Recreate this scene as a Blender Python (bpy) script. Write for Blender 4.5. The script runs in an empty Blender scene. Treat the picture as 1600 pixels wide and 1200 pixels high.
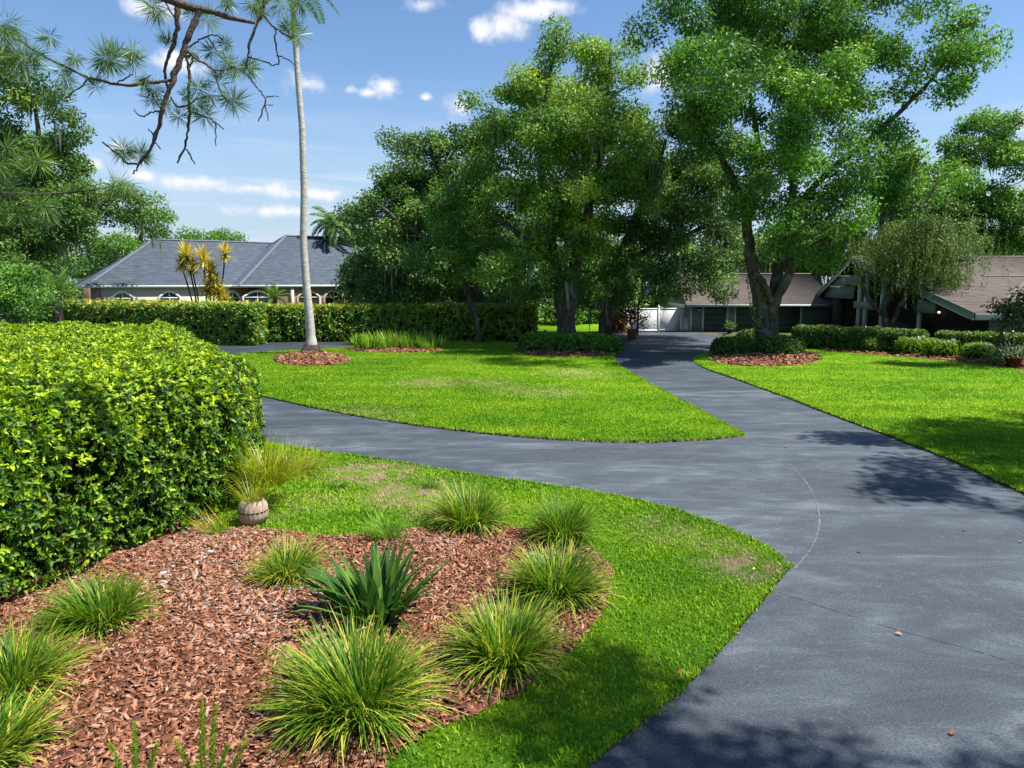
import bpy, math, random
import numpy as np
from mathutils import Vector

random.seed(7)
RNG = np.random.default_rng(7)
S = bpy.context.scene
COL = S.collection

# ------------------------------------------------------------------ camera, sky, sun, exposure
F = 1109.0
H = 3.8
TH = math.atan(160 / F)
CT, ST = math.cos(TH), math.sin(TH)
cam = bpy.data.cameras.new('camera')
cam.sensor_fit = 'HORIZONTAL'
cam.sensor_width = 36.0
cam.lens = 36.0 * F / 1600.0
cam.clip_start = 0.05
cam.clip_end = 3000
camo = bpy.data.objects.new('camera', cam)
COL.objects.link(camo)
camo.location = (0, 0, H)
camo.rotation_euler = (math.pi / 2 - TH, 0, 0)
S.camera = camo

SUN_EL = math.radians(58)
SUN_AZ = math.radians(101)          # clockwise from +Y
SDIR = Vector((math.sin(SUN_AZ) * math.cos(SUN_EL), math.cos(SUN_AZ) * math.cos(SUN_EL), math.sin(SUN_EL)))
sun = bpy.data.lights.new('sun', 'SUN')
sun.energy = 4.6
sun.angle = math.radians(0.53)
sun.color = (1.0, 0.955, 0.88)
suno = bpy.data.objects.new('sun', sun)
COL.objects.link(suno)
suno.location = (60, 10, 80)
suno.rotation_euler = SDIR.to_track_quat('Z', 'Y').to_euler()

S.view_settings.view_transform = 'Standard'
S.view_settings.look = 'None'
S.view_settings.gamma = 1.0
S.view_settings.exposure = 0.95
SKY_STRENGTH = 0.088


def pix(px, py, Y):
    """point at depth Y that is seen at pixel (px, py) of the 1600 x 1200 photograph"""
    dx, dy, dz = px - 800, F * CT + (600 - py) * ST, -F * ST + (600 - py) * CT
    t = Y / dy
    return np.array((dx * t, Y, H + dz * t))


def gnd(px, py, z=0.0):
    dx, dy, dz = px - 800, F * CT + (600 - py) * ST, -F * ST + (600 - py) * CT
    t = (z - H) / dz
    return np.array((dx * t, dy * t, z))


class NT:
    def __init__(s, tree):
        s.t = tree
        s.t.nodes.clear()

    def n(s, typ, **kw):
        nd = s.t.nodes.new('ShaderNode' + typ)
        for k, v in kw.items():
            if hasattr(nd, k) and k not in nd.inputs:
                setattr(nd, k, v)
            else:
                s.set(nd.inputs[k.replace('_', ' ')] if k.replace('_', ' ') in nd.inputs else nd.inputs[k], v)
        return nd

    def set(s, inp, v):
        if isinstance(v, bpy.types.NodeSocket):
            s.t.links.new(v, inp)
        else:
            inp.default_value = v

    def math(s, op, a, b=None, c=None, clamp=False):
        nd = s.t.nodes.new('ShaderNodeMath')
        nd.operation = op
        nd.use_clamp = clamp
        for i, v in enumerate((a, b, c)):
            if v is not None:
                s.set(nd.inputs[i], v)
        return nd.outputs[0]

    def vmath(s, op, a, b=None, out=0):
        nd = s.t.nodes.new('ShaderNodeVectorMath')
        nd.operation = op
        s.set(nd.inputs[0], a)
        if b is not None:
            s.set(nd.inputs[1], b)
        return nd.outputs[out]

    def mix(s, fac, a, b, blend='MIX'):
        nd = s.t.nodes.new('ShaderNodeMix')
        nd.data_type = 'RGBA'
        nd.blend_type = blend
        s.set(nd.inputs[0], fac)
        for i, v in ((6, a), (7, b)):
            if isinstance(v, (tuple, list)) and len(v) == 3:
                v = (*v, 1)
            s.set(nd.inputs[i], v)
        return nd.outputs[2]

    def ramp(s, fac, stops, interp='LINEAR'):
        nd = s.t.nodes.new('ShaderNodeValToRGB')
        cr = nd.color_ramp
        cr.interpolation = interp
        while len(cr.elements) < len(stops):
            cr.elements.new(0.5)
        for e, (p, c) in zip(cr.elements, stops):
            e.position = p
            e.color = (*c, 1) if len(c) == 3 else c
        s.set(nd.inputs[0], fac)
        return nd.outputs[0]

    def step(s, v, a, b):
        nd = s.t.nodes.new('ShaderNodeMapRange')
        nd.interpolation_type = 'SMOOTHSTEP'
        s.set(nd.inputs[0], v)
        nd.inputs[1].default_value = a
        nd.inputs[2].default_value = b
        return nd.outputs[0]

    def noise(s, scale, detail=3, rough=0.55, vec=None, dist=0.0):
        nd = s.t.nodes.new('ShaderNodeTexNoise')
        nd.inputs['Scale'].default_value = scale
        nd.inputs['Detail'].default_value = detail
        nd.inputs['Roughness'].default_value = rough
        nd.inputs['Distortion'].default_value = dist
        if vec is not None:
            s.set(nd.inputs['Vector'], vec)
        return nd.outputs['Fac']


# ------------------------------------------------------------------ world: Nishita sky with fair-weather clouds
W = bpy.data.worlds.new('World')
S.world = W
W.use_nodes = True
w = NT(W.node_tree)
sky = w.n('TexSky')
sky.sky_type = 'NISHITA'
sky.sun_disc = False
sky.sun_elevation = SUN_EL
sky.sun_rotation = SUN_AZ
sky.air_density = 1.0
sky.dust_density = 0.25
sky.ozone_density = 4.5
geo = w.n('TexCoord')
dirv = geo.outputs['Generated']
sep = w.n('SeparateXYZ')
w.set(sep.inputs[0], dirv)


def dirpix(px, py):
    p = pix(px, py, 1.0) - np.array((0, 0, H))
    return p / np.linalg.norm(p)


# cumulus projected on a flat cloud deck, so that clouds shrink towards the horizon all round
zc = w.math('MAXIMUM', sep.outputs[2], 0.03)
comb = w.n('CombineXYZ')
w.set(comb.inputs[0], w.math('DIVIDE', sep.outputs[0], zc))
w.set(comb.inputs[1], w.math('DIVIDE', sep.outputs[1], zc))
deck = comb.outputs[0]
n_big = w.noise(0.55, 6, 0.58, deck, 0.3)
deck_cloud = w.step(n_big, 0.60, 0.78)
fine = w.noise(24, 6, 0.62, dirv)
fine2 = w.noise(9, 5, 0.6, dirv)
# single cumulus puffs (direction, half width, half height)
puffs = [(785, 42, 56, 25), (830, 18, 70, 18), (750, 46, 26, 20), (667, 8, 45, 14), (600, 134, 34, 21), (575, 144, 24, 10), (478, 130, 42, 22), (548, 140, 20, 10),
         (718, 170, 32, 24), (1040, 115, 50, 46), (235, 12, 55, 20), (275, 95, 60, 22), (185, 232, 24, 14), (145, 255, 16, 14),
         (1600, 190, 25, 14), (665, 152, 12, 7), (1350, 55, 12, 8), (300, 284, 100, 17), (390, 293, 90, 16), (490, 303, 90, 14), (440, 330, 120, 14),
         (225, 275, 40, 13), (870, 10, 60, 18)]
tot = None
for (px, py, sx, sy) in puffs:
    d = dirpix(px, py)
    v = w.vmath('SUBTRACT', dirv, tuple(d))
    v = w.vmath('DIVIDE', v, (sx / F, sx / F, sy / F))
    ln = w.vmath('LENGTH', v, out=1)
    g = w.math('SUBTRACT', 1.0, ln)
    tot = g if tot is None else w.math('MAXIMUM', tot, g)
puff_in = w.math('ADD', tot, w.math('MULTIPLY', w.math('SUBTRACT', w.math('ADD', w.math('MULTIPLY', fine, 0.7), w.math('MULTIPLY', fine2, 0.5)), 0.60), 3.0))
puff = w.step(puff_in, 0.05, 0.95)
# thin pale streaks low over the horizon
stv = w.vmath('MULTIPLY', dirv, (2.2, 2.2, 26.0))
streak = w.step(w.noise(1.6, 6, 0.6, stv, 0.4), 0.46, 0.72)
low = w.math('MULTIPLY', w.step(sep.outputs[2], 0.26, 0.06), streak)
cl = w.math('MAXIMUM', puff, w.math('MULTIPLY', low, 0.75))
cl = w.math('MAXIMUM', cl, w.math('MULTIPLY', deck_cloud, w.math('MULTIPLY', w.step(sep.outputs[2], 0.35, 0.6), 0.8)))
cl = w.math('MULTIPLY', cl, 0.93)
tint = w.mix(w.step(puff_in, 0.1, 1.1), (4.6, 5.0, 5.9), (6.2, 6.2, 6.3))
haze_c = w.mix(w.step(sep.outputs[2], 0.30, -0.02), sky.outputs[0], (3.5, 4.15, 4.75))
skyc = w.mix(1.0, w.mix(0.92, sky.outputs[0], haze_c), (0.90, 0.955, 1.0), 'MULTIPLY')
skyc = w.mix(cl, skyc, tint)
bg = w.n('Background', Color=skyc, Strength=SKY_STRENGTH)
wo = w.n('OutputWorld')
w.set(wo.inputs[0], bg.outputs[0])

# ------------------------------------------------------------------ materials
M = {}


def new_mat(name):
    m = bpy.data.materials.new(name)
    m.use_nodes = True
    M[name] = m
    return NT(m.node_tree)


def finish(t, shader):
    o = t.n('OutputMaterial')
    t.set(o.inputs[0], shader)


def principled(t, col, rough=0.6, spec=0.4, bump=None, bstr=0.4, bdist=0.02, metal=0.0):
    p = t.n('BsdfPrincipled')
    if isinstance(col, tuple) and len(col) == 3:
        col = (*col, 1)
    t.set(p.inputs['Base Color'], col)
    t.set(p.inputs['Roughness'], rough)
    t.set(p.inputs['Specular IOR Level'], spec)
    t.set(p.inputs['Metallic'], metal)
    if bump is not None:
        b = t.n('Bump')
        b.inputs['Strength'].default_value = bstr
        b.inputs['Distance'].default_value = bdist
        t.set(b.inputs['Height'], bump)
        t.set(p.inputs['Normal'], b.outputs[0])
    return p.outputs[0]


GAIN = dict(oak_leaf=1.8, dark_oak_leaf=2.6, bright_leaf=1.7, olive_leaf=2.3, weeping_leaf=1.5, hedge_leaf=1.35, far_hedge_leaf=2.1, box_leaf=1.4, liriope_leaf=1.25, iris_leaf=1.6, palm_leaf=1.4, strap_leaf=1.5, pine_needle=1.6, yucca_leaf=2.0, foxtail_leaf=1.1)


def leaf_mat(name, stops, trans=0.3, rough=0.45, spec=0.35, tboost=1.5):
    t = new_mat(name)
    a = t.n('Attribute', attribute_name='rnd')
    k_ = GAIN.get(name, 1.0)
    c = t.ramp(a.outputs['Fac'], [(q, tuple(min(0.85, v * k_) for v in w_)) for q, w_ in stops])
    p = principled(t, c, rough, spec)
    tr = t.n('BsdfTranslucent')
    t.set(tr.inputs[0], t.mix(1.0, c, (tboost, tboost * 0.98, tboost * 0.5), 'MULTIPLY'))
    mx = t.n('MixShader')
    mx.inputs[0].default_value = trans
    t.set(mx.inputs[1], p)
    t.set(mx.inputs[2], tr.outputs[0])
    finish(t, mx.outputs[0])


def plain_mat(name, col, rough=0.6, spec=0.4, var=0.12, scale=3.0, bump=0.15, metal=0.0):
    t = new_mat(name)
    g = t.n('NewGeometry')
    n1 = t.noise(scale, 5, 0.6, g.outputs['Position'])
    n2 = t.noise(scale * 9, 3, 0.6, g.outputs['Position'])
    f = t.math('ADD', t.math('MULTIPLY', n1, 0.65), t.math('MULTIPLY', n2, 0.35))
    c = t.mix(f, tuple(x * (1 - 2 * var) for x in col), tuple(min(1, x * (1 + 2 * var)) for x in col))
    finish(t, principled(t, c, rough, spec, n2, bump, 0.01, metal))


leaf_mat('oak_leaf', [(0, (0.022, 0.050, 0.012)), (0.45, (0.050, 0.105, 0.018)), (0.8, (0.085, 0.160, 0.022)), (1, (0.150, 0.210, 0.030))], 0.34)
leaf_mat('dark_oak_leaf', [(0, (0.018, 0.040, 0.012)), (0.5, (0.038, 0.078, 0.016)), (1, (0.085, 0.140, 0.028))], 0.28)
leaf_mat('bright_leaf', [(0, (0.028, 0.075, 0.016)), (0.45, (0.060, 0.140, 0.022)), (0.8, (0.090, 0.200, 0.026)), (1, (0.170, 0.260, 0.035))], 0.36)
leaf_mat('olive_leaf', [(0, (0.028, 0.062, 0.012)), (0.5, (0.066, 0.130, 0.018)), (0.85, (0.115, 0.190, 0.022)), (1, (0.190, 0.205, 0.034))], 0.36)
leaf_mat('weeping_leaf', [(0, (0.038, 0.070, 0.020)), (0.5, (0.082, 0.130, 0.036)), (1, (0.150, 0.200, 0.060))], 0.32)
leaf_mat('magnolia_leaf', [(0, (0.015, 0.035, 0.012)), (0.6, (0.030, 0.060, 0.018)), (0.9, (0.080, 0.075, 0.025)), (1, (0.150, 0.100, 0.030))], 0.12, 0.28, 0.6)
leaf_mat('yellow_magnolia_leaf', [(0, (0.030, 0.055, 0.012)), (0.5, (0.090, 0.110, 0.018)), (1, (0.300, 0.230, 0.020))], 0.25, 0.35, 0.5)
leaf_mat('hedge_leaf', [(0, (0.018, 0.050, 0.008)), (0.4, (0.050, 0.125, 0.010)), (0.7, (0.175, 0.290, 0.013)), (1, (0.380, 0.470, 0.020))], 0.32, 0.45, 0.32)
leaf_mat('far_hedge_leaf', [(0, (0.030, 0.070, 0.012)), (0.5, (0.070, 0.145, 0.016)), (0.8, (0.170, 0.220, 0.022)), (1, (0.300, 0.215, 0.050))], 0.28, 0.4, 0.4)
leaf_mat('box_leaf', [(0, (0.018, 0.046, 0.010)), (0.5, (0.045, 0.100, 0.014)), (1, (0.130, 0.210, 0.025))], 0.25, 0.4, 0.45)
leaf_mat('liriope_leaf', [(0, (0.028, 0.070, 0.010)), (0.45, (0.075, 0.165, 0.013)), (0.8, (0.160, 0.270, 0.018)), (0.93, (0.420, 0.410, 0.035)), (1, (0.440, 0.390, 0.075))], 0.32, 0.5, 0.25)
leaf_mat('strap_leaf', [(0, (0.020, 0.062, 0.014)), (0.6, (0.045, 0.115, 0.022)), (1, (0.130, 0.210, 0.030))], 0.3, 0.6, 0.14)
leaf_mat('iris_leaf', [(0, (0.040, 0.110, 0.014)), (0.6, (0.110, 0.220, 0.018)), (1, (0.240, 0.340, 0.030))], 0.32, 0.4, 0.4)
leaf_mat('fountain_leaf', [(0, (0.120, 0.190, 0.012)), (0.6, (0.260, 0.320, 0.016)), (1, (0.430, 0.400, 0.030))], 0.35, 0.4, 0.4)
leaf_mat('foxtail_leaf', [(0, (0.070, 0.170, 0.014)), (0.6, (0.160, 0.310, 0.018)), (1, (0.330, 0.430, 0.020))], 0.35, 0.4, 0.4)
leaf_mat('palm_leaf', [(0, (0.030, 0.075, 0.016)), (0.6, (0.080, 0.160, 0.028)), (1, (0.160, 0.240, 0.040))], 0.3, 0.35, 0.5)
leaf_mat('yucca_leaf', [(0, (0.120, 0.130, 0.025)), (0.5, (0.270, 0.240, 0.035)), (0.85, (0.380, 0.260, 0.060)), (1, (0.480, 0.280, 0.160))], 0.3, 0.5, 0.3)
leaf_mat('pine_needle', [(0, (0.030, 0.075, 0.020)), (0.6, (0.085, 0.160, 0.030)), (0.9, (0.180, 0.230, 0.030)), (1, (0.300, 0.240, 0.060))], 0.3, 0.35, 0.5)
leaf_mat('moss', [(0, (0.120, 0.130, 0.090)), (0.6, (0.210, 0.215, 0.155)), (1, (0.320, 0.320, 0.240))], 0.35, 0.9, 0.1, 1.1)
leaf_mat('red_leaf', [(0, (0.050, 0.018, 0.018)), (0.7, (0.110, 0.030, 0.030)), (1, (0.200, 0.080, 0.060))], 0.2, 0.4, 0.4)
leaf_mat('orange_leaf', [(0, (0.140, 0.080, 0.020)), (0.5, (0.280, 0.110, 0.035)), (1, (0.380, 0.180, 0.060))], 0.25, 0.5, 0.3)
leaf_mat('grey_leaf', [(0, (0.100, 0.140, 0.080)), (1, (0.330, 0.370, 0.270))], 0.25, 0.6, 0.3)
leaf_mat('flower_pale', [(0, (0.55, 0.62, 0.78)), (1, (0.82, 0.84, 0.88))], 0.2, 0.6, 0.3, 1.0)
leaf_mat('dead_leaf', [(0, (0.180, 0.070, 0.035)), (0.6, (0.330, 0.160, 0.070)), (1, (0.520, 0.400, 0.260))], 0.1, 0.7, 0.2, 1.0)
leaf_mat('bark_chip', [(0, (0.105, 0.042, 0.022)), (0.35, (0.265, 0.112, 0.060)), (0.65, (0.390, 0.185, 0.105)), (0.80, (0.440, 0.255, 0.168)), (0.92, (0.330, 0.250, 0.205)), (1, (0.400, 0.345, 0.300))], 0.0, 0.85, 0.2)

DRY = [(585, 742, 0.95, 0.85), (640, 775, 0.9, 0.8), (700, 800, 0.75, 0.5), (545, 738, 0.5, 0.7), (1160, 890, 0.55, 0.75), (1120, 860, 0.5, 0.3), (480, 790, 0.8, 0.25), (1040, 830, 0.7, 0.3), (860, 615, 1.3, 0.40), (670, 600, 1.4, 0.50), (800, 610, 1.0, 0.38), (560, 650, 1.5, 0.3), (900, 585, 1.6, 0.42), (760, 600, 1.2, 0.35), (410, 810, 0.5, 0.3)]
DRYW = [(*gnd(a, b)[:2], r, s) for a, b, r, s in DRY]


def dryness_np(P):
    o = np.zeros(len(P))
    for x, y, r, s in DRYW:
        d2 = ((P[:, 0] - x) ** 2 + (P[:, 1] - y) ** 2) / (r * r)
        o = np.maximum(o, s * np.exp(-d2 * 1.2))
    return o


def dry_nodes(t, pos):
    nz = t.noise(3.2, 4, 0.6, pos)
    tot = None
    for x, y, r, s in DRYW:
        v = t.vmath('DISTANCE', t.vmath('MULTIPLY', pos, (1, 1, 0)), (x, y, 0), 1)
        g = t.math('MULTIPLY', t.step(v, r * 1.5, r * 0.1), s)
        tot = g if tot is None else t.math('MAXIMUM', tot, g)
    return t.math('MULTIPLY', tot, t.step(nz, 0.34, 0.62))


def grass_color(t, pos, rnd=None):
    big = t.noise(0.22, 4, 0.6, pos)
    mid = t.noise(1.3, 4, 0.6, pos)
    wv = t.t.nodes.new('ShaderNodeTexWave')
    wv.wave_type = 'RINGS'
    t.set(wv.inputs['Vector'], t.vmath('SUBTRACT', pos, (-2.0, 62.0, 0)))
    wv.inputs['Scale'].default_value = 0.16
    wv.inputs['Distortion'].default_value = 3.0
    wv.inputs['Detail'].default_value = 2
    f = t.math('ADD', t.math('MULTIPLY', t.math('ADD', t.math('MULTIPLY', t.math('SUBTRACT', big, 0.5), 1.5), 0.5), 0.55), t.math('MULTIPLY', mid, 0.35))
    f = t.math('ADD', f, t.math('MULTIPLY', t.math('SUBTRACT', wv.outputs['Fac'], 0.28), 0.10))
    if rnd is not None:
        f = t.math('ADD', f, t.math('MULTIPLY', t.math('SUBTRACT', rnd, 0.5), 0.42))
    c = t.ramp(f, [(0.18, (0.070, 0.195, 0.008)), (0.42, (0.155, 0.335, 0.010)), (0.64, (0.270, 0.425, 0.014)), (0.86, (0.430, 0.485, 0.045))])
    dr = dry_nodes(t, pos)
    return t.mix(t.math('MULTIPLY', dr, 1.5, clamp=True), c, (0.46, 0.35, 0.20))


t = new_mat('grass_blade')
g = t.n('NewGeometry')
a = t.n('Attribute', attribute_name='rnd')
c = grass_color(t, g.outputs['Position'], a.outputs['Fac'])
p = principled(t, c, 0.55, 0.14)
tr = t.n('BsdfTranslucent')
t.set(tr.inputs[0], t.mix(1.0, c, (1.4, 1.3, 0.8), 'MULTIPLY'))
mx = t.n('MixShader')
mx.inputs[0].default_value = 0.3
t.set(mx.inputs[1], p)
t.set(mx.inputs[2], tr.outputs[0])
finish(t, mx.outputs[0])

t = new_mat('lawn')
g = t.n('NewGeometry')
c = grass_color(t, g.outputs['Position'])
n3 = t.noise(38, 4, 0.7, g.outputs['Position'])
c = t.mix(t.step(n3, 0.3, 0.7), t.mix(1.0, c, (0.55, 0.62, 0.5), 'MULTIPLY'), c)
finish(t, principled(t, c, 0.85, 0.15, n3, 0.8, 0.03))

t = new_mat('meadow')
g = t.n('NewGeometry')
n1 = t.noise(0.15, 4, 0.6, g.outputs['Position'])
n3 = t.noise(14, 4, 0.7, g.outputs['Position'])
c = t.mix(n1, (0.05, 0.11, 0.015), (0.10, 0.15, 0.03))
c = t.mix(t.step(n3, 0.35, 0.75), c, (0.06, 0.06, 0.03))
finish(t, principled(t, c, 0.9, 0.1, n3, 0.6, 0.05))

plain_mat('soil', (0.17, 0.115, 0.075), 0.95, 0.1, 0.3, 9, 0.6)

t = new_mat('mulch')
g = t.n('NewGeometry')
n1 = t.noise(24, 5, 0.7, g.outputs['Position'])
n2 = t.noise(1.2, 3, 0.6, g.outputs['Position'])
c = t.ramp(n1, [(0.3, (0.05, 0.02, 0.012)), (0.5, (0.16, 0.06, 0.035)), (0.7, (0.30, 0.13, 0.08))])
finish(t, principled(t, c, 0.95, 0.1, n1, 1.0, 0.05))

# asphalt: dark sealed coat, worn to pale swirls, with a fine web of cracks
t = new_mat('asphalt')
g = t.n('NewGeometry')
pos = g.outputs['Position']
sw = t.noise(0.42, 7, 0.66, t.vmath('MULTIPLY', pos, (0.55, 1.4, 1)), 1.4)
sw2 = t.noise(1.7, 5, 0.6, t.vmath('MULTIPLY', pos, (0.5, 1.4, 1)), 0.8)
spk = t.noise(70, 2, 0.7, pos)
spk2 = t.noise(34, 4, 0.75, pos)
f = t.math('ADD', t.math('MULTIPLY', sw, 0.62), t.math('MULTIPLY', sw2, 0.38))
c = t.ramp(f, [(0.37, (0.019, 0.028, 0.040)), (0.465, (0.034, 0.046, 0.062)), (0.535, (0.060, 0.077, 0.097)), (0.65, (0.150, 0.172, 0.190))])
c = t.mix(t.math('MULTIPLY', t.step(spk, 0.46, 0.66), 0.55), c, (0.120, 0.142, 0.160))
c = t.mix(t.math('MULTIPLY', t.step(spk2, 0.56, 0.40), 0.62), c, (0.014, 0.019, 0.028))
wob = t.n('TexNoise')
wob.inputs['Scale'].default_value = 7
wob.inputs['Detail'].default_value = 3
t.set(wob.inputs['Vector'], pos)
cv = t.vmath('ADD', pos, t.vmath('SCALE', t.vmath('SUBTRACT', wob.outputs['Color'], (0.5, 0.5, 0.5)), None))
for nd in t.t.nodes:
    if nd.type == 'VECT_MATH' and nd.operation == 'SCALE':
        nd.inputs['Scale'].default_value = 0.16
vor = t.n('TexVoronoi')
vor.feature = 'DISTANCE_TO_EDGE'
vor.inputs['Scale'].default_value = 11.0
t.set(vor.inputs['Vector'], cv)
crk = t.step(vor.outputs['Distance'], 0.055, 0.015)
cmask = t.math('MULTIPLY', t.step(t.noise(0.55, 4, 0.6, pos), 0.42, 0.58), t.step(t.noise(6.0, 3, 0.6, pos), 0.42, 0.6))
crk = t.math('MULTIPLY', crk, cmask)
c = t.mix(t.math('MULTIPLY', crk, 0.48), c, (0.125, 0.138, 0.155))
h = t.math('SUBTRACT', t.math('ADD', t.math('MULTIPLY', spk, 0.6), t.math('MULTIPLY', spk2, 0.4)), t.math('MULTIPLY', crk, 0.5))
rgh = t.math('ADD', 0.62, t.math('MULTIPLY', spk2, 0.3))
finish(t, principled(t, c, rgh, 0.35, h, 0.45, 0.012))

plain_mat('crack_filler', (0.15, 0.155, 0.155), 0.9, 0.1, 0.3, 18, 0.6)
plain_mat('crack_dark', (0.022, 0.028, 0.036), 0.9, 0.1, 0.2, 18, 0.4)


def bark_mat(name, c1, c2, zs=0.25, scale=5, bstr=0.9, lichen=None):
    t = new_mat(name)
    g = t.n('NewGeometry')
    v = t.vmath('MULTIPLY', g.outputs['Position'], (1, 1, zs))
    n1 = t.noise(scale, 6, 0.65, v, 0.5)
    c = t.ramp(n1, [(0.32, c1), (0.68, c2)])
    if lichen:
        n2 = t.noise(2.2, 4, 0.6, g.outputs['Position'])
        c = t.mix(t.math('MULTIPLY', t.step(n2, 0.5, 0.68), 0.6), c, lichen)
    finish(t, principled(t, c, 0.9, 0.15, n1, bstr, 0.08))


bark_mat('oak_bark', (0.030, 0.025, 0.020), (0.120, 0.102, 0.084), 0.22, 6, 1.0, (0.19, 0.195, 0.155))
bark_mat('dark_bark', (0.030, 0.024, 0.020), (0.120, 0.095, 0.075), 0.3, 7, 0.9)
bark_mat('pine_bark', (0.055, 0.034, 0.028), (0.260, 0.195, 0.165), 0.8, 26, 0.9)
bark_mat('palm_bark', (0.320, 0.298, 0.262), (0.560, 0.535, 0.490), 3.0, 3.0, 0.5)
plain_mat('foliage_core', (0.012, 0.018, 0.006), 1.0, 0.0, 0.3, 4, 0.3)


def shingle_mat(name, c1, c2, c3):
    t = new_mat(name)
    g = t.n('NewGeometry')
    v = t.vmath('MULTIPLY', g.outputs['Position'], (1.6, 1.6, 14))
    n1 = t.noise(1.0, 4, 0.7, v)
    n2 = t.noise(0.5, 4, 0.6, g.outputs['Position'])
    sx = t.n('SeparateXYZ')
    t.set(sx.inputs[0], g.outputs['Position'])
    saw = t.math('FRACT', t.math('MULTIPLY', sx.outputs[2], 7.0))
    c = t.ramp(n1, [(0.3, c1), (0.52, c2), (0.75, c3)])
    c = t.mix(t.math('MULTIPLY', n2, 0.35), c, tuple(x * 0.7 for x in c2))
    c = t.mix(t.math('MULTIPLY', t.step(saw, 0.30, 0.02), 0.45), c, tuple(x * 0.35 for x in c1))
    finish(t, principled(t, c, 0.85, 0.25, t.math('ADD', saw, n1), 0.5, 0.03))


shingle_mat('blue_shingle', (0.040, 0.052, 0.070), (0.082, 0.102, 0.132), (0.150, 0.178, 0.215))
shingle_mat('brown_shingle', (0.068, 0.053, 0.046), (0.108, 0.086, 0.075), (0.150, 0.122, 0.106))
plain_mat('ridge_cap_grey', (0.130, 0.152, 0.188), 0.85, 0.2, 0.15, 6)
plain_mat('ridge_cap_brown', (0.160, 0.125, 0.104), 0.85, 0.2, 0.15, 6)
plain_mat('stucco', (0.56, 0.50, 0.40), 0.9, 0.15, 0.06, 2.5, 0.3)
plain_mat('white_trim', (0.76, 0.76, 0.74), 0.55, 0.4, 0.04, 3, 0.05)
plain_mat('white_vinyl', (0.82, 0.82, 0.82), 0.45, 0.4, 0.03, 2, 0.03)
plain_mat('sage_siding', (0.210, 0.235, 0.225), 0.8, 0.2, 0.08, 3, 0.15)
plain_mat('sage_trim', (0.200, 0.250, 0.228), 0.6, 0.3, 0.06, 3, 0.1)
plain_mat('pale_trim', (0.480, 0.520, 0.500), 0.6, 0.3, 0.06, 3, 0.1)
plain_mat('green_door', (0.030, 0.048, 0.040), 0.55, 0.4, 0.08, 3, 0.05)
plain_mat('dark_wood', (0.036, 0.026, 0.022), 0.8, 0.2, 0.2, 3, 0.3)
plain_mat('stone_column', (0.075, 0.070, 0.064), 0.9, 0.2, 0.3, 6, 0.8)
plain_mat('black_metal', (0.020, 0.022, 0.022), 0.45, 0.4, 0.1, 5, 0.05)
plain_mat('grey_board', (0.42, 0.42, 0.40), 0.5, 0.4, 0.12, 4, 0.05)
plain_mat('orange_metal', (0.40, 0.10, 0.03), 0.5, 0.4, 0.1, 5, 0.05)
plain_mat('terracotta', (0.360, 0.135, 0.075), 0.85, 0.2, 0.12, 6, 0.2)
plain_mat('maroon_glaze', (0.110, 0.022, 0.020), 0.4, 0.5, 0.12, 5, 0.1)
plain_mat('weathered_wood', (0.400, 0.310, 0.215), 0.9, 0.15, 0.22, 9, 0.5)
plain_mat('cut_wood', (0.48, 0.36, 0.24), 0.9, 0.1, 0.15, 9, 0.3)
plain_mat('pebble', (0.55, 0.48, 0.42), 0.8, 0.2, 0.15, 20, 0.2)
t = new_mat('brick_wall')
tc = t.n('TexCoord')
bk = t.n('TexBrick')
sx = t.n('SeparateXYZ')
t.set(sx.inputs[0], tc.outputs['Object'])
cb = t.n('CombineXYZ')
t.set(cb.inputs[0], t.math('ADD', sx.outputs[0], sx.outputs[1]))
t.set(cb.inputs[1], sx.outputs[2])
t.set(bk.inputs['Vector'], cb.outputs[0])
bk.inputs['Color1'].default_value = (0.24, 0.115, 0.085, 1)
bk.inputs['Color2'].default_value = (0.36, 0.215, 0.165, 1)
bk.inputs['Mortar'].default_value = (0.40, 0.36, 0.31, 1)
bk.inputs['Scale'].default_value = 4.4
finish(t, principled(t, bk.outputs['Color'], 0.9, 0.15, bk.outputs['Fac'], -0.4, 0.02))
t = new_mat('window_glass')
finish(t, principled(t, (0.030, 0.048, 0.062), 0.06, 0.8))
t = new_mat('lamp_glow')
e = t.n('Emission')
e.inputs[0].default_value = (1.0, 0.86, 0.66, 1)
e.inputs[1].default_value = 1.6
finish(t, e.outputs[0])


# ------------------------------------------------------------------ mesh helpers
def np_mesh(name, V, faces_list, rnd=None, mats=(), smooth=False):
    """faces_list: list of (m,k) index arrays; rnd: per face values in the same order"""
    me = bpy.data.meshes.new(name)
    V = np.ascontiguousarray(V, dtype=np.float32)
    me.vertices.add(len(V))
    me.vertices.foreach_set('co', V.ravel())
    idx, starts, off = [], [], 0
    for Fa in faces_list:
        if len(Fa) == 0:
            continue
        m, k = Fa.shape
        idx.append(Fa.ravel())
        starts.append(off + np.arange(m) * k)
        off += m * k
    idx = np.concatenate(idx).astype(np.int32)
    starts = np.concatenate(starts).astype(np.int32)
    me.loops.add(len(idx))
    me.loops.foreach_set('vertex_index', idx)
    me.polygons.add(len(starts))
    me.polygons.foreach_set('loop_start', starts)
    if rnd is not None:
        at = me.attributes.new('rnd', 'FLOAT', 'FACE')
        at.data.foreach_set('value', np.clip(rnd, 0, 1).astype(np.float32))
    for m_ in mats:
        me.materials.append(M[m_])
    me.update(calc_edges=True)
    if smooth:
        me.polygons.foreach_set('use_smooth', np.ones(len(starts), dtype=bool))
    return me


def link(name, me, parent=None):
    o = bpy.data.objects.new(name, me)
    COL.objects.link(o)
    o.parent = parent
    return o


def tag(o, label, cat, group=None, kind=None):
    o['label'] = label
    if cat:
        o['category'] = cat
    if group:
        o['group'] = group
    if kind:
        o['kind'] = kind
    return o


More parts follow.
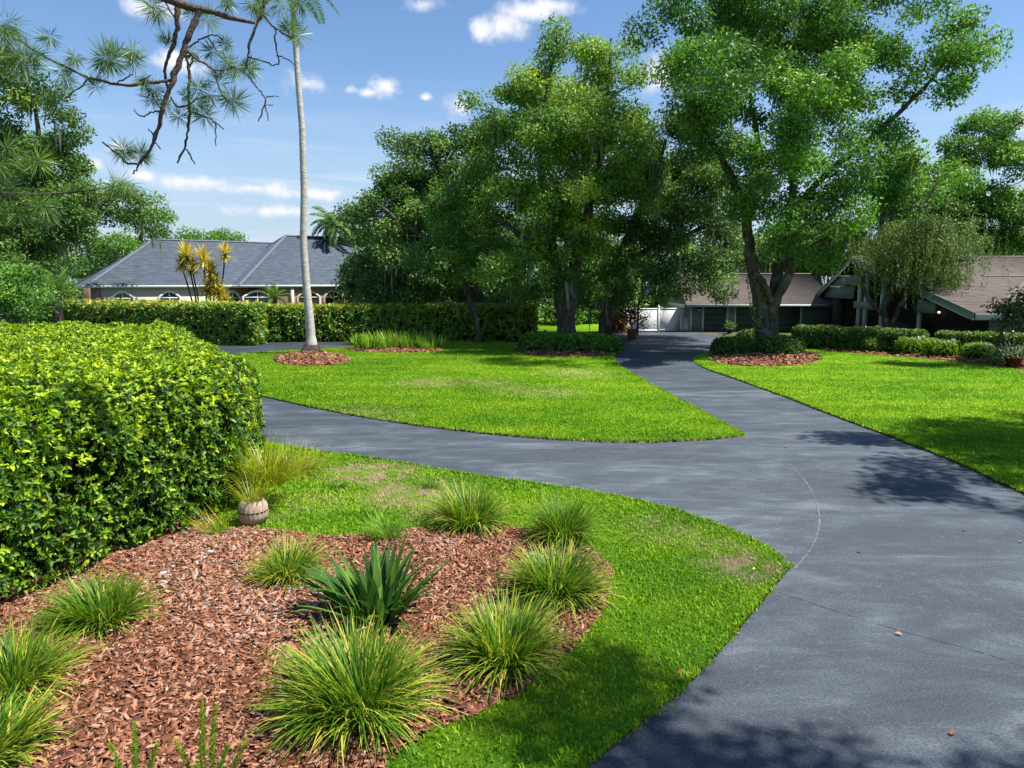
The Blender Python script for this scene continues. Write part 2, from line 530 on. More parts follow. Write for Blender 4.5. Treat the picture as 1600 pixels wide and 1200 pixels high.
def empty(name, loc, label, cat, group=None, rz=0.0):
    o = bpy.data.objects.new(name, None)
    COL.objects.link(o)
    o.location = tuple(float(x) for x in loc)
    o.rotation_euler = (0, 0, rz)
    o.empty_display_size = 0.3
    return tag(o, label, cat, group)


def unit(v):
    return v / np.maximum(np.linalg.norm(v, axis=-1, keepdims=True), 1e-9)


def rand_unit(n):
    return unit(RNG.normal(size=(n, 3)))


def leaves(P, D, Nn, L, Wd, fold=0.25, six=False):
    """one folded leaf per row: base P, axis D, normal Nn, length L, width Wd"""
    n = len(P)
    D = unit(D)
    Sd = unit(np.cross(D, Nn))
    Up = np.cross(Sd, D)
    L = np.broadcast_to(np.asarray(L, float), (n,))[:, None]
    Wd = np.broadcast_to(np.asarray(Wd, float), (n,))[:, None]
    ar = np.arange(n)[:, None]
    if not six:
        mid = P + D * L * 0.48 + Up * Wd * fold
        V = np.stack([P, mid + Sd * Wd * 0.5, P + D * L, mid - Sd * Wd * 0.5], 1).reshape(-1, 3)
        Fa = np.concatenate([ar * 4 + np.array([[0, 1, 2]]), ar * 4 + np.array([[0, 2, 3]])], 1).reshape(-1, 3)
        return V, Fa, 2
    tip = P + D * L - Up * L * 0.10
    a = P + D * L * 0.30 + Up * Wd * fold
    b = P + D * L * 0.70 + Up * Wd * fold * 0.7
    V = np.stack([P, a + Sd * Wd * 0.47, b + Sd * Wd * 0.42, tip, b - Sd * Wd * 0.42, a - Sd * Wd * 0.47], 1).reshape(-1, 3)
    Fa = np.concatenate([ar * 6 + np.array([[0, 1, 2, 3]]), ar * 6 + np.array([[0, 3, 4, 5]])], 1).reshape(-1, 4)
    return V, Fa, 2


def leaf_mesh(name, P, D, Nn, L, Wd, rnd, mat, six=False, fold=0.25):
    V, Fa, k = leaves(P, D, Nn, L, Wd, fold, six)
    return np_mesh(name, V, [Fa], np.repeat(rnd, k), [mat])


def ribbons(base, az, lean0, lean1, L, Wd, seg=4, curl=1.0, taper=0.9, wide=0.35, vshape=0.0):
    """arching strap leaves: lean is measured from vertical (radians), from lean0 at the foot to lean1 at the tip"""
    n = len(base)
    t = np.linspace(0, 1, seg + 1)
    ang = lean0[:, None] + (lean1 - lean0)[:, None] * (t[None] ** curl)
    step = (L / seg)[:, None]
    am = 0.5 * (ang[:, 1:] + ang[:, :-1])
    r = np.concatenate([np.zeros((n, 1)), np.cumsum(np.sin(am) * step, 1)], 1)
    z = np.concatenate([np.zeros((n, 1)), np.cumsum(np.cos(am) * step, 1)], 1)
    ca, sa = np.cos(az)[:, None], np.sin(az)[:, None]
    C = np.stack([base[:, 0:1] + r * ca, base[:, 1:2] + r * sa, base[:, 2:3] + z], 2)
    side = np.stack([-np.sin(az), np.cos(az), np.zeros(n)], 1)
    prof = np.where(t < wide, 0.55 + 0.45 * t / wide, 1 - taper * (np.maximum(t - wide, 0) / (1 - wide)) ** 1.6)
    hw = 0.5 * Wd[:, None] * prof[None]
    A = C + side[:, None] * hw[:, :, None]
    B = C - side[:, None] * hw[:, :, None]
    V = np.stack([A, B], 2).reshape(-1, 3)
    o = (np.arange(n) * (seg + 1) * 2)[:, None] + (np.arange(seg) * 2)[None]
    o = o.reshape(-1, 1)
    Fa = o + np.array([[0, 1, 3, 2]])
    return V, Fa, seg


def tubes(paths, sides=6):
    """paths: list of (points (k,3), radii (k,)) -> verts, quads"""
    Vs, Fs, off = [], [], 0
    cs = np.cos(np.arange(sides) * 2 * math.pi / sides)
    sn = np.sin(np.arange(sides) * 2 * math.pi / sides)
    for P, R in paths:
        P = np.asarray(P, float)
        R = np.asarray(R, float)
        k = len(P)
        T = unit(np.gradient(P, axis=0))
        ref = np.array((0.0, 1.0, 0.0)) if abs(T[0][1]) < 0.8 else np.array((1.0, 0, 0))
        A = unit(np.cross(T, ref))
        B = np.cross(T, A)
        V = P[:, None] + R[:, None, None] * (A[:, None] * cs[None, :, None] + B[:, None] * sn[None, :, None])
        Vs.append(V.reshape(-1, 3))
        i = (np.arange(k - 1) * sides)[:, None]
        j = np.arange(sides)[None]
        j2 = (j + 1) % sides
        Fs.append(np.stack([i + j, i + j2, i + sides + j2, i + sides + j], 2).reshape(-1, 4) + off)
        off += k * sides
    return np.concatenate(Vs), np.concatenate(Fs)


def smooth_path(P, R, n=None, wob=0.0):
    P = np.asarray(P, float)
    R = np.asarray(R, float)
    k = len(P)
    n = n or (k - 1) * 4 + 1
    d = np.concatenate([[0], np.cumsum(np.linalg.norm(np.diff(P, axis=0), axis=1))])
    u = np.linspace(0, d[-1], n)
    Q = np.stack([np.interp(u, d, P[:, i]) for i in range(3)], 1)
    for _ in range(2):
        Q[1:-1] = 0.25 * Q[:-2] + 0.5 * Q[1:-1] + 0.25 * Q[2:]
    if wob:
        Q[1:-1] += RNG.normal(size=(n - 2, 3)) * wob
    return Q, np.interp(u, d, R)


def lathe(profile, sides=24, ribs=0, depth=0.0, cap=True):
    V, Fs = [], []
    for r, z in profile:
        for j in range(sides):
            a = j * 2 * math.pi / sides
            rr = r * (1 - (depth if ribs and j % ribs == 0 else 0))
            V.append((rr * math.cos(a), rr * math.sin(a), z))
    k = len(profile)
    for i in range(k - 1):
        for j in range(sides):
            j2 = (j + 1) % sides
            Fs.append((i * sides + j, i * sides + j2, (i + 1) * sides + j2, (i + 1) * sides + j))
    return np.array(V, float), np.array(Fs)


def box_mesh(name, x0, x1, y0, y1, z0, z1, mat, bevel=0.0):
    V = np.array([(x, y, z) for x in (x0, x1) for y in (y0, y1) for z in (z0, z1)], float)
    Fa = np.array([(0, 1, 3, 2), (4, 6, 7, 5), (0, 4, 5, 1), (2, 3, 7, 6), (0, 2, 6, 4), (1, 5, 7, 3)])
    return np_mesh(name, V, [Fa], None, [mat])


def box(name, x0, x1, y0, y1, z0, z1, mat, parent=None, bevel=0.0):
    o = link(name, box_mesh(name, x0, x1, y0, y1, z0, z1, mat), parent)
    if bevel:
        b = o.modifiers.new('bevel', 'BEVEL')
        b.width = bevel
        b.segments = 1
    return o


def slab_mesh(name, quad, th, mat):
    """a flat plate: corner loop quad (top face, counter-clockwise from above), thickness th downwards along its normal"""
    q = np.asarray(quad, float)
    nrm = unit(np.cross(q[1] - q[0], q[2] - q[0]))
    if nrm[2] < 0:
        nrm = -nrm
    b = q - nrm * th
    k = len(q)
    V = np.concatenate([q, b])
    sides = np.array([(i, (i + 1) % k, (i + 1) % k + k, i + k) for i in range(k)])
    return np_mesh(name, V, [np.arange(k)[None], (np.arange(k)[::-1] + k)[None], sides], None, [mat])


def prism(name, poly2, z0, z1, mats, parent=None):
    P = np.asarray(poly2, float)
    k = len(P)
    V = np.concatenate([np.c_[P, np.full(k, z1)], np.c_[P, np.full(k, z0)]])
    sides = np.array([(i, i + k, (i + 1) % k + k, (i + 1) % k) for i in range(k)])
    area = 0.5 * np.sum(P[:, 0] * np.roll(P[:, 1], -1) - np.roll(P[:, 0], -1) * P[:, 1])
    top = np.arange(k)[None] if area > 0 else np.arange(k)[::-1][None]
    me = np_mesh(name, V, [top, sides], None, mats)
    if len(mats) > 1:
        mi = np.ones(len(me.polygons), dtype=np.int32)
        mi[0] = 0
        me.polygons.foreach_set('material_index', mi)
    return link(name, me, parent)


def spline(pts, n=6, closed=False):
    P = np.asarray(pts, float)
    k = len(P)
    out = []
    rng_ = range(k if closed else k - 1)
    for i in rng_:
        if closed:
            p0, p1, p2, p3 = P[(i - 1) % k], P[i], P[(i + 1) % k], P[(i + 2) % k]
        else:
            p0, p1, p2, p3 = P[max(i - 1, 0)], P[i], P[i + 1], P[min(i + 2, k - 1)]
        for t in np.arange(n) / n:
            out.append(0.5 * ((2 * p1) + (-p0 + p2) * t + (2 * p0 - 5 * p1 + 4 * p2 - p3) * t * t + (-p0 + 3 * p1 - 3 * p2 + p3) * t ** 3))
    if not closed:
        out.append(P[-1])
    return np.array(out)


def gl(pts, z=0.0):
    return np.array([gnd(a, b, z)[:2] for a, b in pts])


def inside(poly, Q):
    x, y = Q[:, 0], Q[:, 1]
    r = np.zeros(len(Q), bool)
    k = len(poly)
    for i in range(k):
        x1, y1 = poly[i]
        x2, y2 = poly[(i + 1) % k]
        c = ((y1 > y) != (y2 > y))
        with np.errstate(divide='ignore', invalid='ignore'):
            r ^= c & (x < (x2 - x1) * (y - y1) / (y2 - y1 + 1e-12) + x1)
    return r


def border_dist(poly, Q):
    d = np.full(len(Q), 1e9)
    k = len(poly)
    for i in range(k):
        a = poly[i]
        b = poly[(i + 1) % k]
        ab = b - a
        tt = np.clip(((Q - a) @ ab) / (ab @ ab + 1e-12), 0, 1)
        d = np.minimum(d, np.linalg.norm(Q - (a + tt[:, None] * ab), axis=1))
    return d


def scatter(poly, n):
    lo, hi = poly.min(0), poly.max(0)
    Q = lo + RNG.random((n, 2)) * (hi - lo)
    return Q[inside(poly, Q)]


def lump(Q, s=1.0, seed=0.0):
    x, y = Q[:, 0] * s + seed, Q[:, 1] * s - seed
    return (np.sin(1.7 * x + 0.6 * np.sin(2.1 * y)) * np.cos(1.3 * y + 1.1 * np.sin(0.9 * x)) + 0.6 * np.sin(3.9 * x + 1.2) * np.sin(3.3 * y + 0.4) + 0.35 * np.sin(7.7 * x) * np.cos(8.3 * y)) / 1.9


# ------------------------------------------------------------------ ground
gr = link('ground', np_mesh('ground', np.array([(-900, -200, -0.06), (900, -200, -0.06), (900, 1500, -0.06), (-900, 1500, -0.06)]), [np.array([[0, 1, 2, 3]])], None, ['meadow']))
tag(gr, 'flat green ground reaching to the horizon behind the gardens', None, kind='structure')

drv_poly = np.array([(-40, 2), (22, 2), (22, 24), (22, 32), (16, 40), (14, 52), (24, 56), (24, 60), (8, 57), (3, 50), (-10, 48), (-20, 46), (-40, 46)], float)
drive = prism('driveway', drv_poly, -0.2, 0.0, ['asphalt', 'soil'])
tag(drive, 'blue grey asphalt loop driveway with worn swirls and fine cracks', None, kind='structure')

ISL_PX = [(330, 596), (405, 618), (470, 633), (560, 651), (680, 669), (800, 682), (900, 689), (1000, 692), (1100, 688), (1164, 682)]
ISL_PX2 = [(1164, 682), (1130, 663), (1080, 636), (1030, 609), (990, 586), (966, 571), (958, 560)]
ISL_PX3 = [(958, 560), (955, 549), (900, 543), (830, 538), (760, 534), (690, 535), (620, 538), (560, 542), (470, 548), (405, 551), (330, 560), (300, 575), (330, 596)]
isl = np.concatenate([spline(gl(ISL_PX))[:-1], spline(gl(ISL_PX2))[:-1], spline(gl(ISL_PX3))[:-1]])
RL_PX = [(1700, 815), (1600, 772), (1500, 726), (1400, 686), (1300, 649), (1225, 620), (1150, 593), (1105, 577), (1086, 566), (1090, 557), (1130, 548), (1180, 546)]
rl = np.concatenate([spline(gl(RL_PX)), np.array([(16.0, 41.0), (24, 41), (36, 36), (40, 18), (16, 9)])])
FL_PX = [(250, 672), (330, 682), (400, 691), (480, 706), (600, 722), (740, 746), (900, 769), (1000, 787), (1100, 816), (1180, 851), (1234, 889)]
FL_PX2 = [(1234, 889), (1207, 921), (1150, 990), (1080, 1066), (1000, 1136), (920, 1200), (850, 1260)]
fl = np.concatenate([spline(gl(FL_PX))[:-1], spline(gl(FL_PX2)), np.array([(-0.6, 3.4), (-1.6, 2.2), (-14, 2.2), (-14, 14)])])
ZL = 0.045
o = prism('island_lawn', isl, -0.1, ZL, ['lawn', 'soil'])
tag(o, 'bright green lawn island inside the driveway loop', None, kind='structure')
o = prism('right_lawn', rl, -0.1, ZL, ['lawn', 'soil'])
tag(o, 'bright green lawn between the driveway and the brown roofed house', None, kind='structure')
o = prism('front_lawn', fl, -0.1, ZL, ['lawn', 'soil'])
tag(o, 'curved strip of lawn with bare patches around the mulch bed', None, kind='structure')
bl = np.array([gnd(800, 516)[:2], gnd(960, 514)[:2], gnd(1048, 517)[:2], (24, 70), (-60, 120), (-60, 49.5), (-20, 49.0), (-5, 49.5)])
o = prism('side_lawn', np.array([(2.0, 51.5), (8.6, 54.2), (13.6, 55.0), (13.2, 80), (-4, 80)]), -0.1, ZL, ['lawn', 'soil'])
tag(o, 'small sunlit patch of lawn before the white fence', None, kind='structure')


def mound_bed(name, poly, h, label, mat='mulch', bdw=0.6, res=0.25):
    lo, hi = poly.min(0), poly.max(0)
    nx = int((hi[0] - lo[0]) / res) + 2
    ny = int((hi[1] - lo[1]) / res) + 2
    gx, gy = np.meshgrid(lo[0] + np.arange(nx) * res, lo[1] + np.arange(ny) * res, indexing='ij')
    Q = np.stack([gx.ravel(), gy.ravel()], 1)
    ins = inside(poly, Q)
    bd = border_dist(poly, Q)
    z = ZL - 0.03 + np.where(ins, np.minimum(bd / bdw, 1.0) * h + 0.034 + 0.012 * lump(Q, 3.0), 0.0)
    z = np.where(ins | (bd < res * 1.5), z, -1)
    # pull just-outside vertices onto the border
    near = (~ins) & (bd < res * 1.5)
    for i in np.where(near)[0]:
        best, bp = 1e9, None
        for k in range(len(poly)):
            a, b = poly[k], poly[(k + 1) % len(poly)]
            ab = b - a
            tt = min(1, max(0, ((Q[i] - a) @ ab) / (ab @ ab + 1e-12)))
            c = a + tt * ab
            dd = np.linalg.norm(Q[i] - c)
            if dd < best:
                best, bp = dd, c
        Q[i] = bp
    ok = ins | near
    I = np.arange(nx * ny).reshape(nx, ny)
    qd = np.stack([I[:-1, :-1], I[1:, :-1], I[1:, 1:], I[:-1, 1:]], 2).reshape(-1, 4)
    qd = qd[ok[qd].all(1)]
    used = np.unique(qd)
    mp = -np.ones(nx * ny, int)
    mp[used] = np.arange(len(used))
    ob = link(name, np_mesh(name, np.c_[Q, z][used], [mp[qd]], None, [mat], True))
    ob['kind'] = 'structure'
    ob['label'] = label
    return ob, (lambda P: ZL + 0.004 + np.minimum(border_dist(poly, P) / bdw, 1.0) * h + 0.012 * lump(P, 3.0))


def chips(name, poly, n, size, zf, label, parent, bleach=None, keep=None):
    Q = scatter(poly, n)
    if keep is not None:
        Q = Q[keep(Q)]
    n = len(Q)
    z = zf(Q)
    yaw = RNG.random(n) * 2 * math.pi
    L = size * (0.45 + RNG.random(n) ** 2 * 1.7)
    Wd = L * (0.18 + 0.34 * RNG.random(n))
    T = size * (0.03 + 0.07 * RNG.random(n))
    tilt = RNG.normal(size=(n, 2)) * 0.38
    d = np.stack([np.cos(yaw), np.sin(yaw), tilt[:, 0]], 1)
    s = np.stack([-np.sin(yaw), np.cos(yaw), tilt[:, 1]], 1)
    up = unit(np.cross(d, s))
    C = np.c_[Q, z + RNG.random(n) * size * 0.45]
    j = lambda a: (a + 0.35 * (RNG.random(n) - 0.5))[:, None]
    cs = [C + d * L[:, None] * j(lx) + s * Wd[:, None] * j(ly) for lx, ly in ((-.5, -.42), (.45, -.5), (.52, .42), (-.40, .5))]
    top = np.stack([c + up * T[:, None] for c in cs], 1)
    bot = np.stack([c - up * T[:, None] for c in cs], 1)
    V = np.concatenate([top, bot], 1).reshape(-1, 3)
    o = (np.arange(n) * 8)[:, None]
    tf = o + np.arange(4)[None]
    sf = np.concatenate([o + np.array([[i, i + 4, (i + 1) % 4 + 4, (i + 1) % 4]]) for i in (0, 1, 2)], 0)
    r = RNG.random(n) ** 1.1 * 0.86
    if bleach is not None:
        r = np.clip(r + bleach(Q) * (0.02 + 0.40 * RNG.random(n)), 0, 1)
    me = np_mesh(name, V, [tf, sf], np.concatenate([r, np.tile(r, 3)]), ['bark_chip'])
    ob = link(name, me, parent)
    ob['kind'] = 'stuff'
    if label:
        ob['label'] = label
    return ob


BED_PX = [(330, 838), (362, 826), (410, 826), (455, 830), (520, 838), (590, 832), (660, 826), (740, 822), (820, 826), (900, 845), (948, 878), (956, 915), (935, 965), (890, 1020), (810, 1085), (730, 1122), (660, 1150), (610, 1190), (590, 1240)]
bed = np.concatenate([spline(gl(BED_PX, ZL)), np.array([(-1.4, 3.6), (-2.6, 2.6), (-8.5, 2.6), (-8.5, 8.0), (-6.0, 10.6), (-4.9, 11.4)])])
bo, bz = mound_bed('front_mulch_bed', bed, 0.05, 'red brown bark mulch bed in the foreground', bdw=0.7, res=0.2)
BLC = [(*gnd(a, b)[:2], r) for a, b, r in ((340, 880, 0.8), (300, 920, 0.8), (380, 940, 0.8), (400, 985, 0.7), (330, 850, 0.7), (440, 960, 0.6), (690, 860, 0.3))]


def bleach_fn(Q):
    o = np.zeros(len(Q))
    for x, y, r in BLC:
        o = np.maximum(o, np.exp(-((Q[:, 0] - x) ** 2 + (Q[:, 1] - y) ** 2) / (r * r)))
    return o * 1.0 + 0.10 * (lump(Q, 2.2) > 0.55)


chips('bark_chips', bed, 84000, 0.048, bz, 'loose red brown and grey bark chips', bo, bleach_fn, keep=lambda Q: (Q[:, 0] > -0.78 * Q[:, 1] - 0.6) & (Q[:, 1] > 4.2))

Q = scatter(bed, 1500)
Q = Q[(Q[:, 0] > -0.78 * Q[:, 1] - 0.6) & (Q[:, 1] > 4.2)]
n = len(Q)
a = RNG.random(n) * 6.28
V, Fa, k = leaves(np.c_[Q, bz(Q) + 0.022], np.stack([np.cos(a), np.sin(a), RNG.normal(size=n) * 0.2], 1), rand_unit(n) * 0.5 + np.array([[0, 0, 1.0]]), 0.04 + 0.09 * RNG.random(n) ** 2, np.where(RNG.random(n) < 0.5, 0.006, 0.022), 0.3)
ob = link('leaf_litter', np_mesh('leaf_litter', V, [Fa], np.repeat(RNG.random(n), k), ['dead_leaf']), bo)
ob['kind'] = 'stuff'

# ------------------------------------------------------------------ lawns: blades
HOLES = []


def grass(name, poly, dens_fn, nmax, label, cat='grass', hole=None, hb=(0.026, 0.024), simple=False):
    Q = scatter(poly, nmax)
    m = np.abs(Q[:, 0]) < 0.76 * Q[:, 1] + 1.0
    m &= Q[:, 1] > 4.5
    Q = Q[m]
    d = np.linalg.norm(Q, axis=1)
    k = RNG.random(len(Q)) < dens_fn(d)
    Q, d = Q[k], d[k]
    for hp in hole or []:
        k = ~inside(hp, Q) | (RNG.random(len(Q)) < 0.05) * (border_dist(hp, Q) < 0.12)
        Q, d = Q[k], d[k]
    per = np.roll(poly, -1, 0) - poly
    pl = np.linalg.norm(per, axis=1)
    ne = int(pl.sum() * 170)
    ke = RNG.choice(len(poly), ne, p=pl / pl.sum())
    nrm_ = np.stack([per[:, 1], -per[:, 0]], 1) / np.maximum(pl, 1e-6)[:, None]
    E = poly[ke] + per[ke] * RNG.random((ne, 1)) + nrm_[ke] * (RNG.normal(size=(ne, 1)) * 0.030 + 0.03 * lump(poly[ke] * 3)[:, None])
    E = E[(np.abs(E[:, 0]) < 0.76 * E[:, 1] + 1.0) & (E[:, 1] > 4.5)]
    E = E[RNG.random(len(E)) < np.clip(12 / np.linalg.norm(E, axis=1), 0.15, 1)]
    Q = np.concatenate([Q, E])
    d = np.linalg.norm(Q, axis=1)
    dn = dryness_np(Q)
    k = RNG.random(len(Q)) > np.clip(dn * 1.25 - 0.12, 0, 0.93) * (0.5 + 0.5 * (lump(Q, 4.0) > -0.2))
    Q, d, dn = Q[k], d[k], dn[k]
    n = len(Q)
    sc = np.clip(d / 9.0, 1.0, 2.0)
    hgt = (hb[0] + hb[1] * RNG.random(n)) * (1 + 0.35 * lump(Q, 1.9)) * np.clip(sc, 1, 1.25) * (1 - 0.4 * dn)
    wd = 0.0075 * sc * (0.7 + 0.6 * RNG.random(n))
    az = RNG.random(n) * 2 * math.pi
    lean = hgt * RNG.random(n) * 1.1
    base = np.c_[Q, np.full(n, ZL - 0.004)]
    side = np.stack([-np.sin(az), np.cos(az), np.zeros(n)], 1) * wd[:, None]
    fw = np.stack([np.cos(az), np.sin(az), np.zeros(n)], 1)
    mid = base + fw * lean[:, None] * 0.35 + np.c_[np.zeros((n, 2)), hgt * 0.62]
    tip = base + fw * lean[:, None] + np.c_[np.zeros((n, 2)), hgt]
    r = RNG.random(n)
    if simple:
        V = np.stack([base - side * 1.3, base + side * 1.3, tip], 1).reshape(-1, 3)
        o = (np.arange(n) * 3)[:, None]
        return tag(link(name, np_mesh(name, V, [o + np.array([[0, 1, 2]])], r, ['grass_blade'])), label, cat, kind='stuff')
    V = np.stack([base - side * 0.8, base + side * 0.8, mid + side, mid - side, tip], 1).reshape(-1, 3)
    o = (np.arange(n) * 5)[:, None]
    me = np_mesh(name, V, [o + np.array([[0, 1, 2, 3]]), o + np.array([[3, 2, 4]])], np.concatenate([r, r]), ['grass_blade'])
    return tag(link(name, me), label, cat, kind='stuff')


ellip = lambda px, py, rx, ry, n=40: gl([(px + rx * math.cos(a), py + ry * math.sin(a)) for a in np.arange(n) * 2 * math.pi / n], ZL)
palm_ring = ellip(487, 562, 60, 10.5)
iris_bed = ellip(618, 545.5, 76, 6)
tree_ring = ellip(1195, 560, 88, 13)
cen_bed = ellip(888, 546, 86, 12)
right_bed = np.concatenate([spline(gl([(1255, 541), (1290, 548), (1340, 552), (1400, 557), (1500, 566), (1600, 578), (1680, 588)], ZL)), np.array([(30.0, 30.5), (27, 35), (21.5, 37.2), (17.5, 41.5), (15.6, 42.5)])])

grass('front_grass', fl, lambda d: np.clip((8.5 / d) ** 1.2, 0.1, 1), 330000, 'short sunlit grass around the foreground mulch bed', hole=[bed])
grass('island_grass', isl, lambda d: np.clip((20 / d) ** 1.5, 0.05, 1), 560000, 'mown grass covering the lawn island inside the driveway loop', hole=[palm_ring, iris_bed, cen_bed], simple=True)
grass('right_grass', rl, lambda d: np.clip((17 / d) ** 1.5, 0.05, 1), 900000, 'mown grass on the right beside the brown roofed house', hole=[tree_ring, right_bed], simple=True)

# smaller mulch beds
for nm, poly, hh, lab, nn in (('palm_mulch_ring', palm_ring, 0.16, 'round red mulch ring at the foot of the tall palm', 2600),
                              ('iris_mulch_bed', iris_bed, 0.10, 'oval red mulch bed under the strap leaved plants', 2200),
                              ('tree_mulch_ring', tree_ring, 0.12, 'red mulch ring around the clipped bushes of the forked tree', 3200),
                              ('centre_mulch_bed', cen_bed, 0.06, 'shaded mulch bed around the big central tree', 1600),
                              ('right_mulch_bed', right_bed, 0.08, 'long red mulch bed along the clipped hedge before the house', 9000)):
    b_, z_ = mound_bed(nm, poly, hh, lab, bdw=1.2, res=0.3)
    chips('bark_chips', poly, nn, 0.13, z_, None, b_)


# seam and crack on the asphalt
def strip(name, pts, wd, z, mat, parent, jit=0.4, n=14):
    P = spline(gl(pts), n)
    T = unit(np.gradient(P, axis=0))
    Nn = np.stack([-T[:, 1], T[:, 0]], 1)
    P = P + Nn * (RNG.normal(size=(len(P), 1)) * wd * 0.8)
    hw = wd * (1 + jit * RNG.normal(size=(len(P), 1))).clip(0.15, 2.2)
    V = np.concatenate([np.c_[P + Nn * hw, np.full(len(P), z)], np.c_[P - Nn * hw, np.full(len(P), z)]])
    k = len(P)
    Fa = np.array([(i, i + 1, i + 1 + k, i + k) for i in range(k - 1)])
    return link(name, np_mesh(name, V, [Fa], None, [mat]), parent)


SEAM = [(1163, 683), (1195, 698), (1225, 718), (1250, 742), (1268, 768), (1278, 795), (1280, 820), (1272, 848), (1256, 872), (1238, 892)]
strip('seam', SEAM, 0.010, 0.004, 'crack_filler', drive, 0.7)
strip('crack', [(1215, 925), (1290, 950), (1380, 978), (1460, 1000), (1540, 1022), (1620, 1050)], 0.0028, 0.004, 'crack_dark', drive, 0.6)
strip('crack', [(1500, 800), (1420, 770), (1360, 735)], 0.003, 0.004, 'crack_dark', drive, 0.6)

# fallen leaves on the asphalt
LV = [(1347, 865, 'brown leaf lying in the middle of the driveway'), (1508, 829, 'pale brown leaf near the right driveway edge'), (1598, 848, 'yellow leaf at the right edge of the picture'),
      (1147, 993, 'pale curled leaf at the grass edge of the driveway'), (1058, 1066, 'red brown leaf on the lawn edge'), (1484, 1150, 'orange leaf low in the picture on the asphalt'),
      (1410, 994, 'tiny pale leaf beside the dark crack'), (1228, 700, 'small yellow leaf beside the pale seam'), (1180, 899, 'brown leaf on the bare lawn tip')]
for px, py, lab in LV:
    p = gnd(px, py)
    a = random.random() * 6.28
    zz = 0.012 if px not in (1058, 1180) else ZL + 0.05
    L = 0.075 if py > 800 else 0.12
    V, Fa, k = leaves(np.array([[p[0], p[1], zz]]), np.array([[math.cos(a), math.sin(a), 0.25]]), np.array([[0.1, -0.2, 1.0]]), L, L * 0.55, 0.3, True)
    ob = link('fallen_leaf', np_mesh('fallen_leaf', V, [Fa], np.full(2, random.random()), ['dead_leaf']))
    tag(ob, lab, 'leaf', 'fallen leaves on the driveway')


